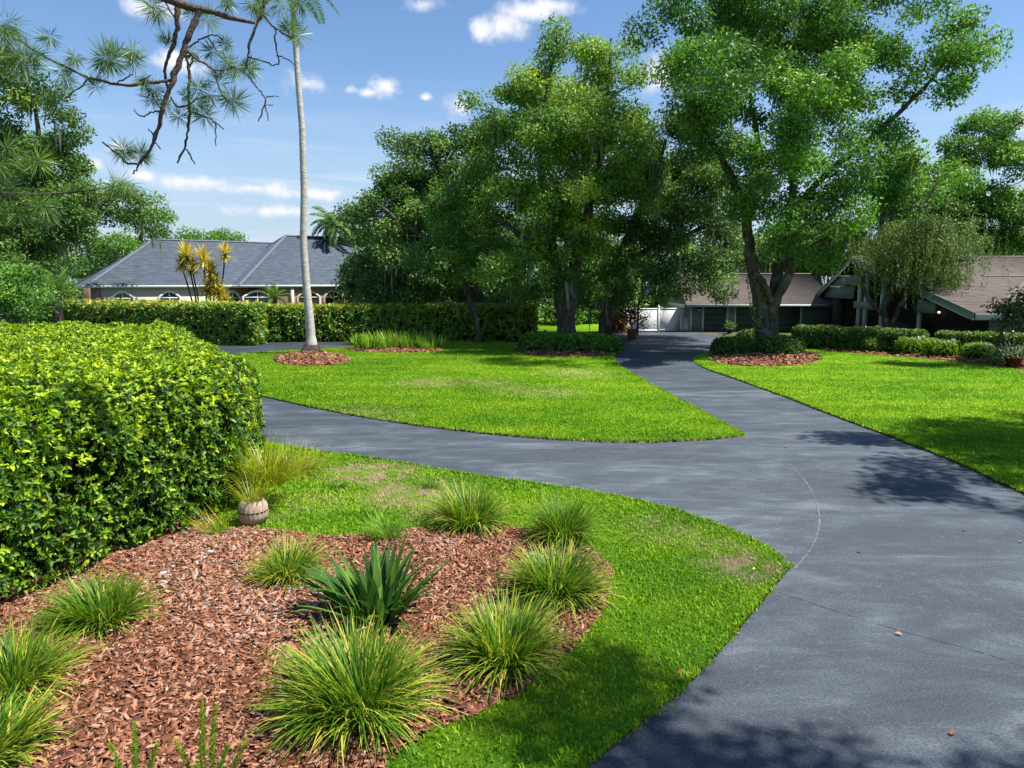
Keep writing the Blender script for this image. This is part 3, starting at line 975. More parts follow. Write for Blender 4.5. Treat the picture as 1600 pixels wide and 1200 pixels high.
# ------------------------------------------------------------------ hedges
def hedge(name, label, poly, h, mat, nsprig, lsize, r=0.35, near=None, per=5, top_new=0.35, z0=0.0, group=None, six=False, bump=0.10, cat='hedge', dens_pow=1.0, topfrac=None, stems=False):
    poly = np.asarray(poly, float)
    area = 0.5 * np.sum(poly[:, 0] * np.roll(poly[:, 1], -1) - np.roll(poly[:, 0], -1) * poly[:, 1])
    if area < 0:
        poly = poly[::-1].copy()
        area = -area
    c = poly.mean(0)
    root = empty(name, (c[0], c[1], z0), label, cat, group)
    ED = np.roll(poly, -1, 0) - poly
    EL = np.linalg.norm(ED, axis=1)
    EN = np.stack([ED[:, 1], -ED[:, 0]], 1) / EL[:, None]
    side_a = EL.sum() * h
    ft = topfrac if topfrac is not None else area / (area + side_a)
    nt = int(nsprig * ft)
    # sides
    ns = nsprig - nt
    k = RNG.choice(len(poly), ns, p=EL / EL.sum())
    u = RNG.random(ns)
    P2 = poly[k] + ED[k] * u[:, None]
    zz = h * RNG.random(ns) ** 0.9
    inn = np.where(zz > h - r, r - np.sqrt(np.maximum(0, r * r - (zz - (h - r)) ** 2)), 0)
    inn = inn + np.where(zz < 0.35, (0.35 - zz) * 0.5, 0)
    Ps = np.c_[P2 - EN[k] * inn[:, None], zz]
    Ns = np.c_[EN[k], np.where(zz > h - r, (zz - h + r) / r, 0.05)]
    lb = lump(np.stack([P2[:, 0] + P2[:, 1], zz * 1.3], 1), 1.5)
    Ps[:, :2] += EN[k] * (lb * bump)[:, None]
    # top
    Qt = scatter(poly, int(nt * 1.6) + 60)
    Qt = Qt[RNG.permutation(len(Qt))[:nt]]
    bd = border_dist(poly, Qt)
    zt = h - np.where(bd < r, r - np.sqrt(np.maximum(0, r * r - (r - bd) ** 2)), 0) + lump(Qt, 1.2, 3.0) * bump
    Pt = np.c_[Qt, zt]
    Nt = np.tile(np.array([[0, 0, 1.0]]), (len(Qt), 1))
    P = np.concatenate([Ps, Pt])
    Nn = unit(np.concatenate([Ns, Nt]))
    if near is not None:
        pr = near(P)
        kk = RNG.random(len(P)) < pr
        P, Nn = P[kk], Nn[kk]
        dist = np.linalg.norm(P[:, :2], axis=1)
    n = len(P)
    isT = (Nn[:, 2] > 0.75)
    P = P - Nn * (RNG.random(n)[:, None] ** 1.5) * 0.16 * (lsize / 0.075) ** 0.5
    ax = unit(Nn + 0.55 * RNG.normal(size=(n, 3)) + np.array([[0.0, 0, 0.35]]))
    # leaves of each sprig whorl round its axis
    ref = rand_unit(n)
    A = unit(np.cross(ax, ref))
    B = np.cross(ax, A)
    LP, LD, LN, LR = [], [], [], []
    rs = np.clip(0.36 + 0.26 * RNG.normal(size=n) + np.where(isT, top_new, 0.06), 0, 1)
    for j in range(per):
        a = 2.4 * j + RNG.normal(size=n) * 0.3
        out = A * np.cos(a)[:, None] + B * np.sin(a)[:, None]
        lift = 0.25 + 0.75 * j / per
        d = unit(out + ax * lift + 0.15 * RNG.normal(size=(n, 3)))
        LP.append(P + ax * (lsize * 0.35 * j / per))
        LD.append(d)
        LN.append(unit(ax * 1.0 - out * lift * 0.8 + 0.2 * RNG.normal(size=(n, 3))))
        LR.append(np.clip(rs + 0.10 * RNG.normal(size=n) + 0.06 * (j - per / 2), 0, 1))
    LP, LD, LN, LR = map(np.concatenate, (LP, LD, LN, LR))
    L = lsize * (0.5 + 0.85 * RNG.random(len(LP)))
    off = np.array([[c[0], c[1], z0]])
    LP[:, 2] += z0
    LP -= off
    ob = link('foliage', leaf_mesh('foliage', LP, LD, LN, L, L * 0.50, LR, mat, six), root)
    ob['kind'] = 'stuff'
    if h > 2.4 and six:
        q = P[(lump(P[:, :2], 0.9, 1.3) > 0.25) & (P[:, 2] > 0.4)]
        q = q[RNG.permutation(len(q))[:5200]]
        m = len(q)
        V, Fa, k_ = leaves(q - off + np.array([[0, 0, -0.03]]), rand_unit(m) + np.array([[0.3, -0.3, 0.7]]), rand_unit(m), 0.05 + 0.10 * RNG.random(m), 0.006 + 0.012 * (RNG.random(m) > 0.6), 0.2)
        ob = link('dry_twigs', np_mesh('dry_twigs', V, [Fa], np.repeat(RNG.random(m), k_), ['dead_leaf']), root)
        ob['kind'] = 'stuff'
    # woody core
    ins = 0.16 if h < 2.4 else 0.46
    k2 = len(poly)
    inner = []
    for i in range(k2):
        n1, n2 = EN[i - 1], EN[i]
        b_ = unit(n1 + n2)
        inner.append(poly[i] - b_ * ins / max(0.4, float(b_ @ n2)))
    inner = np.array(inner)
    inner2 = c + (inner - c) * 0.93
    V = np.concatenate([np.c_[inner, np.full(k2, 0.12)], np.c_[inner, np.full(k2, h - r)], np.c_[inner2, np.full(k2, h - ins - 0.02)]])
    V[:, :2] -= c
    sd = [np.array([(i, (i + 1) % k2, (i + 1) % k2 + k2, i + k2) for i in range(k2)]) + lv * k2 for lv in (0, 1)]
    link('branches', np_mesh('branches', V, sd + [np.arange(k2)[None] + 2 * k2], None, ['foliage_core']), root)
    return root


def rounded(poly, rad, n=4):
    P = np.asarray(poly, float)
    out = []
    for i in range(len(P)):
        a, b, c_ = P[i - 1], P[i], P[(i + 1) % len(P)]
        u, v = a - b, c_ - b
        r1 = min(rad, np.linalg.norm(u) * 0.45, np.linalg.norm(v) * 0.45)
        p, q = b + unit(u) * r1, b + unit(v) * r1
        for t in np.linspace(0, 1, n):
            out.append((1 - t) ** 2 * p + 2 * t * (1 - t) * b + t * t * q)
    return np.array(out)


near_hedge = rounded([(-4.58, 11.2), (-4.72, 13.5), (-7.2, 17.0), (-10.6, 23.5), (-20, 24), (-16, 3.0), (-7.0, 3.0), (-5.72, 8.0)], 1.5)


def near_fn(P):
    d = np.linalg.norm(P[:, :2], axis=1)
    vis = (P[:, 0] > -0.80 * P[:, 1] - 0.8)
    back = (P[:, 2] < 2.1) & ((P[:, 1] > 15.5) | (P[:, 0] < -9))
    return np.clip((9.5 / d) ** 1.3, 0.16, 1) * np.where(vis, 1, 0.04) * np.where(back, 0.30, 1)


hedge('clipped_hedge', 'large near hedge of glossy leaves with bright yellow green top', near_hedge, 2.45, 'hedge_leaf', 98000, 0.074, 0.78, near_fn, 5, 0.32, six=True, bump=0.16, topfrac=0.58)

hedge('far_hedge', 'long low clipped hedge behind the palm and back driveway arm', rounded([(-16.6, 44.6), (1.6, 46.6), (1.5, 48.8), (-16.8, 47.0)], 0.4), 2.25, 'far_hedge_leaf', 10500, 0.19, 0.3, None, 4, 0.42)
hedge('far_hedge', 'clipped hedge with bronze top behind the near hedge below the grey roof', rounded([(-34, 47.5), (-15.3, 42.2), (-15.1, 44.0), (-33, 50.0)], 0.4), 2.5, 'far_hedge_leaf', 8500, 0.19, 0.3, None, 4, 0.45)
hedge('box_hedge', 'low clipped hedge before the dark gable house, left section', rounded([(15.9, 40.6), (21.1, 36.3), (22.1, 37.6), (17.0, 42.0)], 0.5), 1.25, 'box_leaf', 7500, 0.12, 0.3, None, 4, 0.38)
hedge('box_hedge', 'low clipped hedge at the right edge under the magnolia', rounded([(21.4, 35.6), (26.8, 32.2), (27.8, 33.8), (22.2, 37.2)], 0.5), 1.25, 'box_leaf', 7500, 0.12, 0.3, None, 4, 0.38)


def bush(label, cx, cy, rx, ry, h, mat, nsp, ls, group=None, name='clipped_bush', cat='bush', top=0.3, six=False):
    poly = np.array([(cx + rx * math.cos(a) * (1 + 0.12 * math.sin(3 * a + cx)), cy + ry * math.sin(a) * (1 + 0.12 * math.cos(2 * a + cy))) for a in np.arange(14) * 2 * math.pi / 14])
    return hedge(name, label, poly, h, mat, nsp, ls, min(rx, ry, h) * 0.75, None, 4, top, group=group, cat=cat, bump=0.14 * h, six=six)


p = gnd(1160, 560)
bush('left clipped bush at the foot of the forked tree', p[0] - 0.1, p[1] + 1.0, 1.15, 0.9, 0.95, 'box_leaf', 2600, 0.11, 'bushes round the forked tree')
p = gnd(1226, 560)
bush('right clipped bush at the foot of the forked tree', p[0], p[1] + 0.8, 1.25, 0.9, 0.98, 'box_leaf', 2800, 0.11, 'bushes round the forked tree')
p = gnd(1195, 545)
bush('clipped bush behind the forked trunk beside the driveway', p[0], p[1] + 1.6, 1.3, 0.8, 0.95, 'box_leaf', 2000, 0.12, 'bushes round the forked tree')

for px, py, rx, ry, h, lab, m_ in ((850, 552, 1.5, 0.9, 0.95, 'shaded leafy bush left of the big central trunk', 'bright_leaf'), (900, 553, 1.6, 0.9, 0.9, 'leafy green bush before the big central trunk', 'bright_leaf'),
                               (945, 553, 1.2, 0.9, 0.85, 'leafy bush beside the driveway right of the central trunk', 'bright_leaf')):
    p = gnd(px, py)
    bush(lab, p[0], p[1] + 1.0, rx, ry, h, m_, 2300, 0.15, 'bushes round the central tree', 'leafy_bush', top=0.25)
# bed plants before the right hedge
for px, py, rx, ry, h, lab, m_, nsp in ((1312, 548, 0.75, 0.5, 0.8, 'small dark leafed bush left in the long mulch bed', 'bright_leaf', 700), (1342, 550, 0.5, 0.4, 0.6, 'low rounded bush between the dark bush and the ferny bush', 'bright_leaf', 450),
                                   (1376, 553, 0.8, 0.5, 0.85, 'upright ferny bush in the middle of the long mulch bed', 'olive_leaf', 800),
                                   (1430, 557, 0.9, 0.6, 0.95, 'light green bush with pale blue flowers, left of two', 'foxtail_leaf', 1000), (1482, 561, 1.1, 0.6, 0.9, 'wide light green flowering bush before the box hedge', 'foxtail_leaf', 1100),
                                   (1534, 566, 0.75, 0.5, 0.85, 'yellow green bush with white flowers near the right edge', 'iris_leaf', 700), (1568, 571, 0.4, 0.35, 0.5, 'small bright green plant beside the maroon pot', 'iris_leaf', 350)):
    p = gnd(px, py)
    r_ = bush(lab, p[0], p[1] + 0.4, rx, ry, h, m_, nsp, 0.11, 'plants in the long mulch bed', 'garden_bush', top=0.25)
    if 'flower' in lab:
        n = 46
        a = RNG.random(n) * 6.28
        q = np.stack([np.cos(a) * rx * 0.75 * RNG.random(n) ** 0.5, -np.abs(np.sin(a)) * ry * 0.7, h * (0.72 + 0.34 * RNG.random(n))], 1)
        ob = link('flowers', leaf_mesh('flowers', q, rand_unit(n) * 0.6 + np.array([[0, -0.4, 0.4]]), rand_unit(n) + np.array([[0, -1, 1]]), 0.10, 0.10, RNG.random(n), 'flower_pale'), r_)
        ob['kind'] = 'stuff'


# ------------------------------------------------------------------ clumps of strap leaves
def clump(name, label, cat, px, py, n, L, Wd, mat, lean=(0.1, 0.75), tipl=(1.2, 2.3), r0=0.12, group=None, yel=0.3, z=None, seg=5, curl=1.4, xy=None):
    p = gnd(px, py, ZL) if xy is None else np.array((*xy, ZL))
    z = ZL if z is None else z
    if name == 'liriope_clump':
        n, L, Wd, r0 = int(n * 2.2), L * 1.14, Wd * 0.86, r0 * 1.25
        lean = (lean[0], lean[1] + 0.22)
    root = empty(name, (p[0], p[1], z), label, cat, group)
    az = RNG.random(n) * 2 * math.pi
    l0 = lean[0] + (lean[1] - lean[0]) * RNG.random(n) ** 0.8
    l1 = l0 + (tipl[0] + (tipl[1] - tipl[0]) * RNG.random(n) - 0.6) * (0.35 + 0.65 * l0 / lean[1])
    r = r0 * np.sqrt(RNG.random(n))
    base = np.stack([r * np.cos(az + RNG.normal(size=n) * 0.5), r * np.sin(az + RNG.normal(size=n) * 0.5), np.full(n, -0.01)], 1)
    ll = L * (0.55 + 0.55 * RNG.random(n))
    V, Fa, k = ribbons(base, az + RNG.normal(size=n) * 0.2, l0, l1, ll, Wd * (0.7 + 0.6 * RNG.random(n)), seg, curl)
    V[:, 2] = np.maximum(V[:, 2], 0.006 + 0.02 * RNG.random(len(V)))
    lopd = np.array([[random.gauss(0, 0.10), random.gauss(0, 0.10)]])
    V[:, :2] += lopd * (V[:, 2:3] / max(L, 0.1)) * 1.5
    rr = np.clip(0.12 + 0.55 * RNG.random(n) + np.where(RNG.random(n) < 1.7 * yel * (0.3 + 0.9 * l0 / lean[1]), 0.38, 0), 0, 1)
    tt = np.tile(np.linspace(-0.10, 0.16, k), n)
    ob = link('leaves', np_mesh('leaves', V, [Fa], np.repeat(rr, k) + tt, [mat]), root)
    ob['kind'] = 'stuff'
    return root


G1 = 'grassy liriope clumps in the mulch bed'
clump('liriope_clump', 'largest yellow green grassy clump, front centre of the mulch bed', 'grass clump', 565, 1112, 560, 0.72, 0.019, 'liriope_leaf', r0=0.22, group=G1)
clump('liriope_clump', 'grassy clump right of the largest one near the lawn edge', 'grass clump', 788, 1036, 430, 0.64, 0.017, 'liriope_leaf', r0=0.17, group=G1)
clump('liriope_clump', 'dense grassy clump on the right rim of the mulch bed', 'grass clump', 868, 932, 460, 0.66, 0.018, 'liriope_leaf', r0=0.18, group=G1, yel=0.2)
clump('liriope_clump', 'taller grassy clump at the back right corner of the mulch bed', 'grass clump', 878, 846, 340, 0.66, 0.018, 'liriope_leaf', lean=(0.05, 0.6), r0=0.15, group=G1, yel=0.12)
clump('liriope_clump', 'rounded grassy clump at the back of the mulch bed beside the bare patch', 'grass clump', 738, 824, 380, 0.68, 0.018, 'liriope_leaf', r0=0.20, group=G1, yel=0.25)
clump('liriope_clump', 'small pale grassy clump left of the broad strap plant', 'grass clump', 448, 908, 300, 0.54, 0.015, 'liriope_leaf', r0=0.13, group=G1, yel=0.4)
clump('liriope_clump', 'grassy clump growing at the foot of the near hedge', 'grass clump', 165, 972, 380, 0.54, 0.018, 'liriope_leaf', r0=0.20, group=G1, yel=0.15)
clump('liriope_clump', 'grassy clump cut by the left picture edge', 'grass clump', 20, 1078, 400, 0.54, 0.018, 'liriope_leaf', r0=0.2, group=G1, yel=0.3)
clump('liriope_clump', 'grassy tuft in the bottom left corner', 'grass clump', -30, 1190, 330, 0.45, 0.022, 'liriope_leaf', r0=0.2, group=G1, yel=0.3)
clump('grass_tuft', 'fine light green tuft behind the strap plant at the lawn edge', 'grass tuft', 606, 842, 260, 0.46, 0.011, 'iris_leaf', r0=0.17, yel=0.1)
clump('grass_tuft', 'small dark green tuft in the bare lawn patch', 'grass tuft', 530, 765, 110, 0.22, 0.012, 'liriope_leaf', r0=0.1, yel=0.0)
clump('grass_tuft', 'small green tuft right of the bare lawn patch', 'grass tuft', 676, 762, 110, 0.20, 0.012, 'liriope_leaf', r0=0.12, yel=0.0)
clump('fountain_grass', 'yellow fountain grass arching out beside the near hedge corner', 'ornamental grass', 392, 742, 420, 1.05, 0.014, 'fountain_leaf', lean=(0.15, 0.9), tipl=(1.2, 2.2), r0=0.22, xy=(-4.15, 11.75), z=0.35)
clump('fountain_grass', 'low yellow grass at the corner where hedge meets driveway', 'ornamental grass', 430, 720, 300, 0.8, 0.014, 'fountain_leaf', lean=(0.25, 1.0), r0=0.4, xy=(-4.3, 13.6))
clump('dry_weed', 'thin weeds at the foot of the hedge beside the barrel planter', 'weed', 340, 832, 90, 0.5, 0.008, 'fountain_leaf', r0=0.2)

# broad strap plant: each leaf is a part
p = gnd(588, 968, ZL)
root = empty('strap_plant', p, 'dark blue green plant with broad upright strap leaves in the mulch', 'plant')
for i in range(115):
    a = random.random() * 6.28
    l0 = 0.04 + 0.80 * random.random()
    L = 0.48 + 0.52 * random.random()
    rr = 0.27 * math.sqrt(random.random())
    b = np.array([[rr * math.cos(a), rr * math.sin(a), 0]])
    V, Fa, k = ribbons(b, np.array([a + random.gauss(0, 0.3)]), np.array([l0]), np.array([l0 + 0.1 + 0.8 * random.random()]), np.array([L]), np.array([0.055 + 0.035 * random.random()]), 6, 1.3, 0.97, 0.5)
    # a shallow keel along the middle
    V2 = V.reshape(-1, 2, 3)
    mid = V2.mean(1) + np.array([[0, 0, -0.010]])
    VV = np.concatenate([V2[:, 0], mid, V2[:, 1]])
    m_ = len(mid)
    FF = np.concatenate([np.array([(j, j + 1, j + 1 + m_, j + m_) for j in range(m_ - 1)]), np.array([(j + m_, j + 1 + m_, j + 1 + 2 * m_, j + 2 * m_) for j in range(m_ - 1)])])
    link('leaf', np_mesh('leaf', VV, [FF], np.full(len(FF), random.random()), ['strap_leaf'], True), root)

# iris rows in the oval bed
ORD = ('leftmost', 'second from the left', 'third from the left', 'fourth from the left', 'middle one', 'fourth from the right', 'third from the right', 'second from the right', 'rightmost')
for i, px in enumerate((563, 578, 594, 610, 626, 640, 655, 669, 681)):
    clump('iris_clump', 'upright strap leaved clump in the oval mulch bed, ' + ORD[i], 'plant', px, 545 + (i % 2) * 2, 90, 1.15 - 0.25 * (i > 6), 0.060, 'iris_leaf', lean=(0.05, 0.55), tipl=(0.7, 1.2), r0=0.45, group='strap leaved clumps in the oval bed', yel=0.12, seg=4)

# foxtail ferns at the lower picture edge
def foxtail(label, px, py, spears):
    p = gnd(px, py, ZL + 0.05)
    root = empty('foxtail_fern', p, label, 'fern', 'foxtail ferns at the front')
    for (dx, dy, hh, lx, ly) in spears:
        n = int(700 * hh)
        t = RNG.random(n)
        C = np.stack([dx + lx * t ** 1.5, dy + ly * t ** 1.5, hh * t], 1)
        a = RNG.random(n) * 6.28
        rad = 0.030 * (1 - 0.55 * t ** 3)
        D = np.stack([np.cos(a), np.sin(a), 0.8 + RNG.random(n) * 0.7], 1)
        ob = link('spear', leaf_mesh('spear', C, D, rand_unit(n), rad * 1.7, 0.007, np.clip(0.2 + 0.4 * RNG.random(n) + 0.4 * t ** 2, 0, 1), 'foxtail_leaf'), root)
        ob['kind'] = 'stuff'


foxtail('foxtail fern with one tall forked spear at the bottom edge', 318, 1225, [(0.0, 0.0, 0.66, 0.02, 0.03), (0.05, 0.03, 0.60, 0.06, 0.03), (-0.1, 0.02, 0.34, -0.1, 0), (0.12, -0.02, 0.34, 0.1, 0), (0.02, -0.1, 0.3, 0.02, -0.1), (0.2, 0.02, 0.3, 0.12, 0.02)])
foxtail('foxtail fern with shorter spears left of the forked one', 212, 1235, [(0.0, 0.02, 0.50, 0.0, 0.03), (-0.08, 0, 0.36, -0.10, 0.02), (0.08, 0.02, 0.36, 0.10, 0), (0.02, -0.1, 0.3, 0.05, -0.1)])

# ------------------------------------------------------------------ planters and pots
p = gnd(387, 826, ZL)
bp = empty('barrel_planter', (p[0], p[1] + 0.25, ZL), 'weathered ribbed wooden barrel planter at the hedge corner', 'planter')
bp.scale = (0.9, 0.9, 0.88)
V, Fa = lathe([(0.17, 0.0), (0.175, 0.06), (0.235, 0.065), (0.250, 0.16), (0.255, 0.235), (0.253, 0.30), (0.235, 0.37), (0.20, 0.425), (0.175, 0.43), (0.17, 0.36), (0.0, 0.36)], 60, 3, 0.06)
link('barrel', np_mesh('barrel', V, [Fa], None, ['weathered_wood']), bp)
V, Fa = lathe([(0.250, 0.235), (0.257, 0.24), (0.257, 0.252), (0.250, 0.257)], 48)
link('hoop', np_mesh('hoop', V, [Fa], None, ['dark_wood']), bp)
n = 150
az = RNG.random(n) * 6.28
V, Fa, k = ribbons(np.stack([0.12 * np.cos(az), 0.12 * np.sin(az), np.full(n, 0.36)], 1), az, 0.1 + 0.6 * RNG.random(n), 0.8 + 1.2 * RNG.random(n), 0.25 + 0.4 * RNG.random(n), np.full(n, 0.009), 4, 1.3)
ob = link('dry_grass', np_mesh('dry_grass', V, [Fa], np.repeat(RNG.random(n), k), ['fountain_leaf']), bp)
ob['kind'] = 'stuff'


def pot(name, label, x, y, r, h, mat, lmat, nl, ll, z=0.0, cat='pot', spread=1.0, ph=1.0):
    root = empty(name, (x, y, z), label, cat)
    V, Fa = lathe([(0.0, 0.0), (r * 0.72, 0.0), (r * 0.95, h * 0.82), (r * 1.06, h * 0.83), (r * 1.08, h), (r * 0.95, h), (r * 0.9, h * 0.9), (0.0, h * 0.9)], 28)
    link('pot', np_mesh('pot', V, [Fa], None, [mat]), root)
    P = RNG.normal(size=(nl, 3)) * np.array([[r * 0.9 * spread, r * 0.9 * spread, ph * 0.28]]) + np.array([[0, 0, h + ph * 0.45]])
    P[:, 2] = np.maximum(P[:, 2], h * 0.95)
    ob = link('foliage', leaf_mesh('foliage', P, unit(P - np.array([[0, 0, h]]) + 0.4 * rand_unit(nl)), rand_unit(nl) + np.array([[0, 0, 1]]), ll, ll * 0.45, RNG.random(nl), lmat), root)
    ob['kind'] = 'stuff'
    st = []
    for i in range(7):
        a = i * 0.9
        st.append((np.array([(0, 0, h * 0.88), (0.3 * r * math.cos(a), 0.3 * r * math.sin(a), h + ph * 0.3), (0.8 * r * spread * math.cos(a), 0.8 * r * spread * math.sin(a), h + ph * 0.75)]), np.array((0.012, 0.01, 0.005))))
    V, Fa = tubes(st, 5)
    link('stems', np_mesh('stems', V, [Fa], None, ['dark_bark']), root)
    return root


p = gnd(987, 528)
pot('potted_plant', 'terracotta pot with dark red leafed plant beside the drive', p[0], p[1], 0.36, 0.62, 'terracotta', 'red_leaf', 700, 0.20, spread=1.5, ph=1.5)
p = gnd(1590, 577)
pot('potted_plant', 'maroon pot with grey green plant at the right edge', p[0], p[1] + 0.3, 0.36, 0.40, 'maroon_glaze', 'grey_leaf', 420, 0.16, z=ZL + 0.08, spread=1.1, ph=0.5)
p = gnd(1140, 521)
pot('potted_plant', 'small dark pot plant between two garage doors', p[0], p[1], 0.22, 0.35, 'black_metal', 'dark_oak_leaf', 200, 0.14, ph=0.5)

# ------------------------------------------------------------------ buildings
TRIM = 0.003


def arch_window(parent, u, v, z0, wd, hs, rise, mats=('white_trim', 'window_glass')):
    """frame with curved head, glass and muntins, facing -v in the parent's space"""
    n = 12
    prof = [(-wd / 2, z0), (-wd / 2, z0 + hs)] + [(-wd / 2 + wd * i / n, z0 + hs + rise * math.sin(math.pi * i / n)) for i in range(1, n)] + [(wd / 2, z0 + hs), (wd / 2, z0)]
    P = np.array(prof)
    c = np.array((0, z0 + (hs + rise) / 2))
    Q = c + (P - c) * np.array((1 + 0.30 / wd, 1 + 0.30 / (hs + rise)))
    k = len(P)
    y1, y0 = v - 0.09, v + 0.02
    V = np.concatenate([np.c_[Q[:, 0] + u, np.full(k, y1), Q[:, 1]], np.c_[P[:, 0] + u, np.full(k, y1), P[:, 1]], np.c_[Q[:, 0] + u, np.full(k, y0), Q[:, 1]], np.c_[P[:, 0] + u, np.full(k, y0), P[:, 1]]])
    Fs = []
    for i in range(k):
        j = (i + 1) % k
        Fs += [(i, j, j + k, i + k), (i, i + 2 * k, j + 2 * k, j), (i + k, j + k, j + 3 * k, i + 3 * k)]
    fr = link('window', np_mesh('window', V, [np.array(Fs)], None, [mats[0]]), parent)
    V = np.c_[P[:, 0] + u, np.full(k, v - 0.02), P[:, 1]]
    link('pane', np_mesh('pane', V, [np.arange(k)[None]], None, [mats[1]]), fr)
    box('muntin', u - wd / 2, u + wd / 2, v - 0.06, v - 0.024, z0 + hs - 0.04, z0 + hs + 0.04, mats[0], fr)
    box('muntin', u - 0.025, u + 0.025, v - 0.055, v - 0.026, z0, z0 + hs - 0.045, mats[0], fr)
    box('muntin', u - 0.025, u + 0.025, v - 0.055, v - 0.026, z0 + hs + 0.045, z0 + hs + rise * 0.98, mats[0], fr)
    return fr


A0 = math.radians(35)
LO = pix(133, 443, 52.0)
lh = empty('stucco_house', (LO[0], LO[1], 0), 'house with blue grey hip roofs, beige stucco and brick', 'house', rz=A0)
ZE = 3.52


def wall_box(name, parent, u0, u1, v0, v1, z0, z1, mat):
    return box(name, u0, u1, v0, v1, z0, z1, mat, parent)


wall_box('stucco_wall', lh, 1.0, 9.6, 0.28, 10.4, 0, ZE - 0.12, 'stucco')
wall_box('brick_wall', lh, 0.4, 0.997, 0.30, 10.35, 0, ZE - 0.13, 'brick_wall')
wall_box('brick_wall', lh, 9.603, 12.2, 0.24, 10.4, 0, ZE - 0.125, 'brick_wall')
wall_box('brick_wall', lh, 12.203, 26.0, -1.7, 8.8, 0, ZE - 0.115, 'brick_wall')


def hip_roof(parent, u0, u1, v0, v1, zb, rise, mat, capm, fascia='white_trim'):
    wv = (v1 - v0) / 2
    a, b = (u0 + wv, (v0 + v1) / 2, zb + rise), (u1 - wv, (v0 + v1) / 2, zb + rise)
    c = [(u0, v0, zb), (u1, v0, zb), (u1, v1, zb), (u0, v1, zb)]
    V = np.array(c + [a, b], float)
    rf = link('roof', np_mesh('roof', V, [np.array([(0, 1, 5, 4), (2, 3, 4, 5)]), np.array([(1, 2, 5), (3, 0, 4)])], None, [mat]), parent)
    for (p_, q_) in ((c[0], a), (c[1], b), (c[2], b), (c[3], a), (a, b)):
        p_, q_ = np.array(p_), np.array(q_)
        d = unit(q_ - p_)
        s = unit(np.cross(d, np.array((0, 0, 1.0)))) * 0.16
        up = np.array((0, 0, 0.055))
        Vc = np.array([p_ - s - up * 0.6, p_ + up, p_ + s - up * 0.6, q_ - s - up * 0.6, q_ + up, q_ + s - up * 0.6])
        link('ridge_cap', np_mesh('ridge_cap', Vc, [np.array([(0, 1, 4, 3), (1, 2, 5, 4)])], None, [capm]), rf)
    if fascia:
        for n_, (x0, x1, y0, y1) in enumerate(((u0, u1, v0 - 0.03, v0 + 0.04), (u0, u1, v1 - 0.04, v1 + 0.03), (u0 - 0.03, u0 + 0.04, v0 + 0.045, v1 - 0.045), (u1 - 0.04, u1 + 0.03, v0 + 0.045, v1 - 0.045))):
            box('fascia', x0, x1, y0, y1, zb - 0.19, zb + 0.0, fascia, rf)
        box('soffit', u0 + 0.05, u1 - 0.05, v0 + 0.05, v1 - 0.05, zb - 0.105, zb - 0.085, fascia, rf)
    return rf


hip_roof(lh, 0, 24.0, 0, 11, ZE, 3.75, 'blue_shingle', 'ridge_cap_grey')
hip_roof(lh, 10.2, 26.6, -2.0, 9.28, ZE + 0.012, 4.32, 'blue_shingle', 'ridge_cap_grey')


def u_of(px, v):
    r = (px - 800) / F / CT
    ca, sa = math.cos(A0), math.sin(A0)
    # X = LO.x + u ca - v sa ; Y = LO.y + u sa + v ca ; pixels near the horizon row
    r = (px - 800) / (F * CT + 160 * ST)
    return (r * (LO[1] + v * ca) - LO[0] + v * sa) / (ca - r * sa)


for px, wd in ((189, 1.35), (263, 1.35)):
    arch_window(lh, u_of(px, 0.28), 0.28, 1.5, wd, 1.05, 0.42)
arch_window(lh, u_of(362, 0.24), 0.24, 1.3, 1.0, 1.2, 0.45)
arch_window(lh, u_of(401, -1.7), -1.7, 1.3, 2.1, 1.25, 0.42)
# entrance with arched openings
for px, wd in ((481, 1.7), (520, 1.5)):
    u = u_of(px, -1.7)
    arch_window(lh, u, -1.7, 0.2, wd, 2.3, 0.45, ('stucco', 'dark_wood'))
u = u_of(455, -1.7)
box('column', u - 0.12, u + 0.12, -1.93, -1.703, 0, ZE - 0.2, 'stucco', lh)

# right hand house ----------------------------------------------------------
rh = empty('gable_house', (24.0, 48.0, 0), 'house with brown shingle roof, dark gable front and green trim', 'house')
RX, RY = 24.0, 48.0


def rb(name, x0, x1, y0, y1, z0, z1, mat, par=None):
    return box(name, x0 - RX, x1 - RX, y0 - RY, y1 - RY, z0, z1, mat, par or rh)


def rslab(name, quad, th, mat, par=None):
    q = np.array(quad, float) - np.array([[RX, RY, 0]])
    return link(name, slab_mesh(name, q, th, mat), par or rh)


XG, XR = 23.6, 46.0
YF, YRG, YB = 36.3, 50.0, 57.2
ZF, ZR, ZB = 2.22, 5.50, 1.95
front = rslab('roof', [(XG, YF, ZF), (XR, YF, ZF), (XR, YRG, ZR), (XG, YRG, ZR)], 0.14, 'brown_shingle')
rslab('roof', [(XG, YRG + 0.005, ZR), (XR, YRG + 0.005, ZR), (XR, YB, ZB), (XG, YB, ZB)], 0.14, 'brown_shingle')


def cap_strip(par, p_, q_, wd, mat, lift=0.03):
    p_, q_ = np.array(p_) - np.array((RX, RY, 0)), np.array(q_) - np.array((RX, RY, 0))
    d = unit(q_ - p_)
    s = unit(np.cross(d, np.array((0, 0, 1.0)))) * wd
    up = np.array((0, 0, lift))
    V = np.array([p_ - s, p_ + up * 2, p_ + s, q_ - s, q_ + up * 2, q_ + s]) + up * 0.4
    return link('ridge_cap', np_mesh('ridge_cap', V, [np.array([(0, 1, 4, 3), (1, 2, 5, 4)])], None, [mat]), par)


